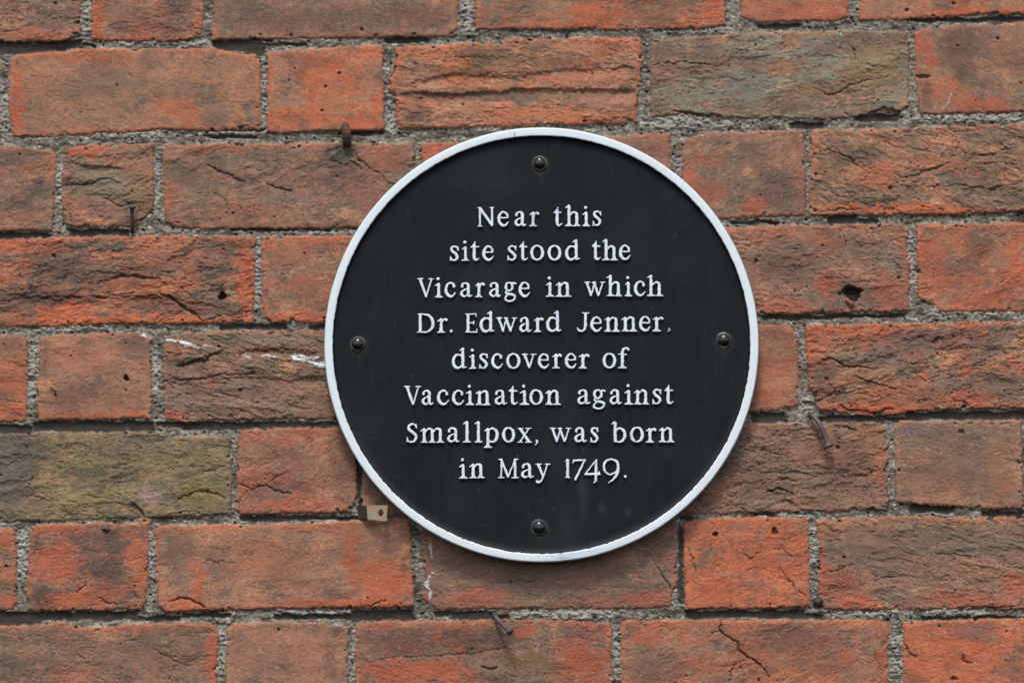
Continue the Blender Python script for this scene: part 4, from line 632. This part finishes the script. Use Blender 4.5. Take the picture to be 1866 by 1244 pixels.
for li, (txt, glyphs, bl0, bl1) in enumerate(LINES):
    gx = np.arange(glyphs[0][1] - 5, glyphs[-1][2] + 5, st); gy = np.arange(min(bl0, bl1) - 42, max(bl0, bl1) + 13, st); GX, GY_ = np.meshgrid(gx, gy); GX = GX.astype(np.float32); GY_ = GY_.astype(np.float32)
    wxx = GX + .45 * noise(GX / 7, GY_ / 7, 801 + li) + .25 * noise(GX / 2.6, GY_ / 2.6, 811 + li); wyy = GY_ + .45 * noise(GX / 7, GY_ / 7, 821 + li) + .25 * noise(GX / 2.6, GY_ / 2.6, 831 + li)
    SD = np.full(GX.shape, -9.0, np.float32)
    for ch, xa, xb in glyphs:
        wn, strokes = G[ch]; k = (xb - xa) / wn; bl = bl0 + (bl1 - bl0) * ((xa - gx[0]) / (gx[-1] - gx[0]))
        i0, i1 = np.searchsorted(gx, [xa - 5, xb + 5]); sl2 = (slice(None), slice(i0, i1)); x, y = wxx[sl2], wyy[sl2]; jit = .25 * math.sin(xa * 3.7)
        small = .74 if (ch == ',' and li == 3) else 1.0
        for sk in strokes:
            SD[sl2] = np.maximum(SD[sl2], linesd(x, y, [(xa + px * k, bl + jit - py * small - (2 if small < 1 else 0), r * small * (.90 if k > .9 else .86)) for px, py, r in sk]))
    hgt = LH * sm(-1.5, .25, SD) + .00012 * np.clip(SD, 0, 3)
    V = Wa(GX, GY_, T_PLATE + LH + 0 * GX); V[..., 1] = -(T_PLATE - .0003 + hgt)
    chip = fbm(GX / 5, GY_ / 5, 841 + li, 3, .7); thr = -.25 + .55 * noise(GX / 4, GY_ / 4, 851 + li) + 1.6 * sm(.35, .7, chip)
    wm = sm(thr - .35, thr + .35, SD)
    # paint worn thin: small flecks, more on the first line's r and the last letters
    wear = sm(.34, .52, noise(GX / 2.2, GY_ / 2.2, 861 + li)) * sm(-.05, .4, noise(GX / 14, GY_ / 14, 871 + li)) * .8
    if li == 0: wear = np.maximum(wear, sm(.0, .3, noise(GX / 2, GY_ / 2, 88)) * np.exp(-((GX - 975) / 8) ** 2) * .7)
    if li == 3: wear = np.maximum(wear, .5 * (GX > 1214))
    c = BLK * .9 + (lin((222, 233, 238)) - BLK * .9) * (wm * (1 - .75 * wear))[..., None]
    c = c * (1 + .05 * noise(GX / 9, GY_ / 9, 881))[..., None]
    kk = np.maximum(np.maximum(SD[:-1, :-1], SD[1:, :-1]), np.maximum(SD[:-1, 1:], SD[1:, 1:])) > -1.7
    V = V[::1]; me = grid_part('text_line', V, np.clip(c, .004, .95), kk)
    o = link('text_line', me, m_letter, pl); o['label'] = 'raised white lettering reading "%s"' % txt

# ------------------------------------------------------------------ ironwork and plugs left in the wall
def tube(name, pts, n=14, sq=False, wob=0.0, cap=True):
    """pts: (photo x, photo y, depth px, radius px)"""
    c = [Vector(W(p[0], p[1], p[2] * S)) for p in pts]; V = []; F = []; m = len(c)
    up = Vector((.31, -.9, .2))
    for i in range(m):
        t = (c[min(i + 1, m - 1)] - c[max(i - 1, 0)]).normalized(); a = t.cross(up).normalized(); b = a.cross(t).normalized()
        for j in range(n):
            q = 2 * PI * (j + .5) / n; r = pts[i][3] * S
            if sq: r = r / max(abs(math.cos(q)), abs(math.sin(q))) * (1 if max(abs(math.cos(q)), abs(math.sin(q))) < .95 else .98); r = min(r, pts[i][3] * S * 1.28)
            r *= 1 + wob * math.sin(5 * i + 3 * j) * .6 + wob * math.sin(2.3 * i + 7 * j) * .4
            V.append(c[i] + (a * math.cos(q) + b * math.sin(q)) * r)
    for i in range(m - 1):
        for j in range(n): F.append((i * n + j, i * n + (j + 1) % n, (i + 1) * n + (j + 1) % n, (i + 1) * n + j))
    F.append(tuple(range(n))[::-1]); F.append(tuple((m - 1) * n + j for j in range(n)))
    return raw_mesh(name, [tuple(v) for v in V], F)
def sp(pts, n=6):
    p = [np.array(q, float) for q in pts]; p = [2 * p[0] - p[1]] + p + [2 * p[-1] - p[-2]]; out = []
    for i in range(1, len(p) - 2):
        for k in range(n):
            t = k / n; out.append(.5 * ((2 * p[i]) + (-p[i - 1] + p[i + 1]) * t + (2 * p[i - 1] - 5 * p[i] + 4 * p[i + 1] - p[i + 2]) * t * t + (-p[i - 1] + 3 * p[i] - 3 * p[i + 1] + p[i + 2]) * t ** 3))
    out.append(p[-2]); return [tuple(q) for q in out]
def one(name, me, m, label, cat_, group=None):
    me_o = Vector(me.vertices[0].co); n = len(me.vertices); a = np.empty(n * 3, np.float32); me.vertices.foreach_get('co', a); a = a.reshape(-1, 3); c0 = a.mean(0); me.vertices.foreach_set('co', (a - c0).ravel())
    me.materials.append(m); o = bpy.data.objects.new(name, me); C.objects.link(o); o.location = tuple(float(v) for v in c0); return tag(o, label, cat_, group)
m_rust = mat('rusty_iron', base=tuple(float(v) for v in lin((84, 64, 54))), rough=.8, metal=.15, tint=tuple(float(v) for v in lin((128, 88, 64))), tscale=160, tamt=(.48, .64), bump=.0012, bscale=500, var=.25, vscale=500)
m_iron = mat('dull_grey_iron', base=tuple(float(v) for v in lin((96, 90, 90))), rough=.55, metal=.35, tint=tuple(float(v) for v in lin((84, 68, 62))), tscale=140, tamt=(.45, .65), bump=.0007, bscale=500, var=.18, vscale=400)
m_diron = mat('dark_iron', base=tuple(float(v) for v in lin((66, 54, 52))), rough=.6, metal=.3, tint=tuple(float(v) for v in lin((96, 64, 48))), tscale=200, tamt=(.55, .7), bump=.0010, bscale=500, var=.25, vscale=400)
NG = 'old nails left in the wall'
# square stub of a rusty spike
one('iron_spike', tube('iron_spike', [(628.5, 226, 11, 5.2), (629, 230, 14, 6.6), (630.5, 240, 14, 7.2), (631.5, 250, 11, 7.2), (632, 258, 6, 7.0), (632, 262.5, -4, 6.8)], n=16, sq=True, wob=.03), m_rust,
    'short square rusty iron spike in the joint above the plaque upper left edge', 'spike')
# small nail with a flat head, left
def nail(label, path, head, m, hr, head_t=1.6):
    root = thing('nail', label, 'nail', W(path[0][0], path[0][1], 0), NG)
    link('shank', tube('shank', sp(path), n=14, wob=.05), m, root)
    a, b = head; link('head', tube('head', [(a[0], a[1], a[2], path[-1][3]), (a[0] + (b[0] - a[0]) * .35, a[1] + (b[1] - a[1]) * .35, a[2] + (b[2] - a[2]) * .35, hr * .72), (a[0] + (b[0] - a[0]) * .6, a[1] + (b[1] - a[1]) * .6, a[2] + (b[2] - a[2]) * .6, hr), (b[0], b[1], b[2], hr * .96)], n=20, wob=.03), m, root)
nail('thin rusty nail standing upright against the greenish brick half at far left', [(241.5, 423, -9, 3.6), (241, 418, 4, 3.6), (240.8, 408, 9, 3.4), (240.5, 395, 12, 3.3), (240.6, 382, 14, 3.5)], ((240.8, 382, 14.2), (241.2, 376.5, 15)), m_diron, 7)
nail('bent grey nail with flared head hanging below a joint right of the plaque', [(1474, 754, -8, 3.2), (1477.5, 756, 6, 3.6), (1485, 761, 13, 4.2), (1493, 772, 17, 4.6), (1500, 785, 19, 4.8), (1504.5, 798, 19, 4.8), (1507, 807, 19, 5.4)], ((1507, 806, 19), (1511, 814.5, 19.5)), m_iron, 10)
nail('straight grey nail slanting down from the joint directly below the plaque', [(899, 1117, -10, 3.6), (902.5, 1122, 4, 4.0), (909, 1130, 13, 4.0), (918, 1139.5, 23, 3.9), (926, 1147.5, 31, 3.9)], ((925, 1146.5, 30), (930.5, 1151.5, 35)), m_iron, 7.0)
# worn nail heads flush in the wall
def lump(px, py, rx, ry, dep, seed, m, name, label, cat_, group=None):
    n, r_ = 28, 9; V = []; F = []; r0 = np.random.RandomState(seed); ph = r0.rand(6) * 6.28
    for i in range(r_ + 1):
        a = PI / 2 * i / r_
        for j in range(n):
            t = 2 * PI * j / n; q = 1 + .09 * math.sin(2 * t + ph[0]) + .06 * math.sin(3 * t + ph[1]) + .05 * math.sin(5 * t + ph[2] + 3 * a)
            dz = dep * math.sin(a) * (1 + .15 * math.sin(3 * t + ph[3]) * math.cos(a)) - 3
            V.append(W(px + rx * q * math.cos(a * .99) * math.cos(t), py - ry * q * math.cos(a * .99) * math.sin(t), dz * S))
    for i in range(r_):
        for j in range(n): F.append((i * n + j, i * n + (j + 1) % n, (i + 1) * n + (j + 1) % n, (i + 1) * n + j))
    F.append(tuple(r_ * n + j for j in range(n)))
    return one(name, raw_mesh(name, V, F), m, label, cat_, group)
lump(192, 962, 9.5, 8, 8, 3, m_iron, 'nail', 'corroded dark nail head in the top edge of a red brick at lower left', 'nail', NG)
lump(1491, 1096, 9, 9, 7, 5, m_diron, 'nail', 'dark rounded nail head at the joint foot beside the bright orange brick', 'nail', NG)

# strap bracket with a hole
br = thing('metal_bracket', 'small pale metal strap bracket with a screw hole beside the plaque lower left edge', 'bracket', W(660, 934, 0))
m_brk = mat('worn_painted_steel', base=tuple(float(v) for v in lin((148, 140, 118))), rough=.6, metal=.1, tint=tuple(float(v) for v in lin((168, 132, 104))), tscale=120, tamt=(.5, .62), bump=.0004, bscale=400, var=.12, vscale=300)
def strap(name, q, hole=None, th_=3.0, m=None, parent=None):
    """q: four corners (photo x, y, depth px) TL, TR, BR, BL of the front face"""
    n = 32; V = []; F = []
    def pt(u, v):
        a = [q[0][i] * (1 - u) + q[1][i] * u for i in range(3)]; b = [q[3][i] * (1 - u) + q[2][i] * u for i in range(3)]; return [a[i] * (1 - v) + b[i] * v for i in range(3)]
    if hole:
        hu, hv, ru, rv = hole; outer = []; inner = []
        for j in range(n):
            t = 2 * PI * j / n; cx, cy = math.cos(t), math.sin(t)
            ts = [((1 - hu) / cx) if cx > 1e-6 else 1e9, (-hu / cx) if cx < -1e-6 else 1e9, ((1 - hv) / cy) if cy > 1e-6 else 1e9, (-hv / cy) if cy < -1e-6 else 1e9]; k = min(ts)
            outer.append((hu + k * cx, hv + k * cy)); inner.append((hu + ru * cx, hv + rv * cy))
        for u, v in ((0, 0), (1, 0), (1, 1), (0, 1)):
            j = min(range(n), key=lambda j_: (outer[j_][0] - u) ** 2 + (outer[j_][1] - v) ** 2); outer[j] = (u, v)
        for dz in (0, -th_):
            for s_ in (outer, inner):
                for u, v in s_: p = pt(u, v); V.append(W(p[0], p[1], (p[2] + dz) * S))
        for j in range(n):
            k = (j + 1) % n; F += [(j, n + j, n + k, k), (2 * n + j, 2 * n + k, 3 * n + k, 3 * n + j), (j, k, 2 * n + k, 2 * n + j), (n + j, 3 * n + j, 3 * n + k, n + k)]
    else:
        for dz in (0, -th_):
            for u, v in ((0, 0), (1, 0), (1, 1), (0, 1)): p = pt(u, v); V.append(W(p[0], p[1], (p[2] + dz) * S))
        F = [(3, 2, 1, 0), (4, 5, 6, 7), (0, 1, 5, 4), (1, 2, 6, 5), (2, 3, 7, 6), (3, 0, 4, 7)]
    return link(name, raw_mesh(name, V, F, smooth=False), m, parent)
strap('plate', [(668, 920.6, 17), (706.5, 920, 22), (704.5, 949.5, 22), (670, 945.5, 17)], (.68, .47, .135, .225), 3.2, m_brk, br)
strap('arm', [(650.5, 921, -6), (668.2, 920.8, 16.6), (670.2, 945.3, 16.6), (650.5, 944.5, -6)], None, 3.2, m_diron, br)
# wooden wall plug in the joint, with its pilot hole
m_wood = mat('pale_wood_plug', base=tuple(float(v) for v in lin((176, 132, 92))), rough=.85, tint=tuple(float(v) for v in lin((128, 84, 60))), tscale=220, tamt=(.5, .7), bump=.0006, bscale=600, var=.2, vscale=500)
def plug():
    n = 40; V = []; F = []; pf = [(1.35, -14), (1.03, -7), (1.0, -3.2), (.93, -1.6), (.8, -1.0), (.55, -.9), (.30, -1.2), (.22, -2.2), (.17, -7), (.001, -10)]
    for i, (k, dz) in enumerate(pf):
        for j in range(n):
            t = 2 * PI * j / n; q = 1 + .06 * math.sin(3 * t + 1) + .05 * math.sin(5 * t)
            if k > 1.02: q *= .8
            ox, oy = ((-2, 0) if k < .35 else (0, 0)); V.append(W(264.5 + ox + 12.5 * k * q * math.cos(t), 948.5 + oy - 8.6 * k * q * math.sin(t) * (1.2 if k < .35 else 1), dz * S))
    for i in range(len(pf) - 1):
        for j in range(n): F.append((i * n + j, i * n + (j + 1) % n, (i + 1) * n + (j + 1) % n, (i + 1) * n + j))
    return raw_mesh('wall_plug', V, F)
one('wall_plug', plug(), m_wood, 'pale wooden plug with a small pilot hole in the joint under the olive green brick', 'plug')
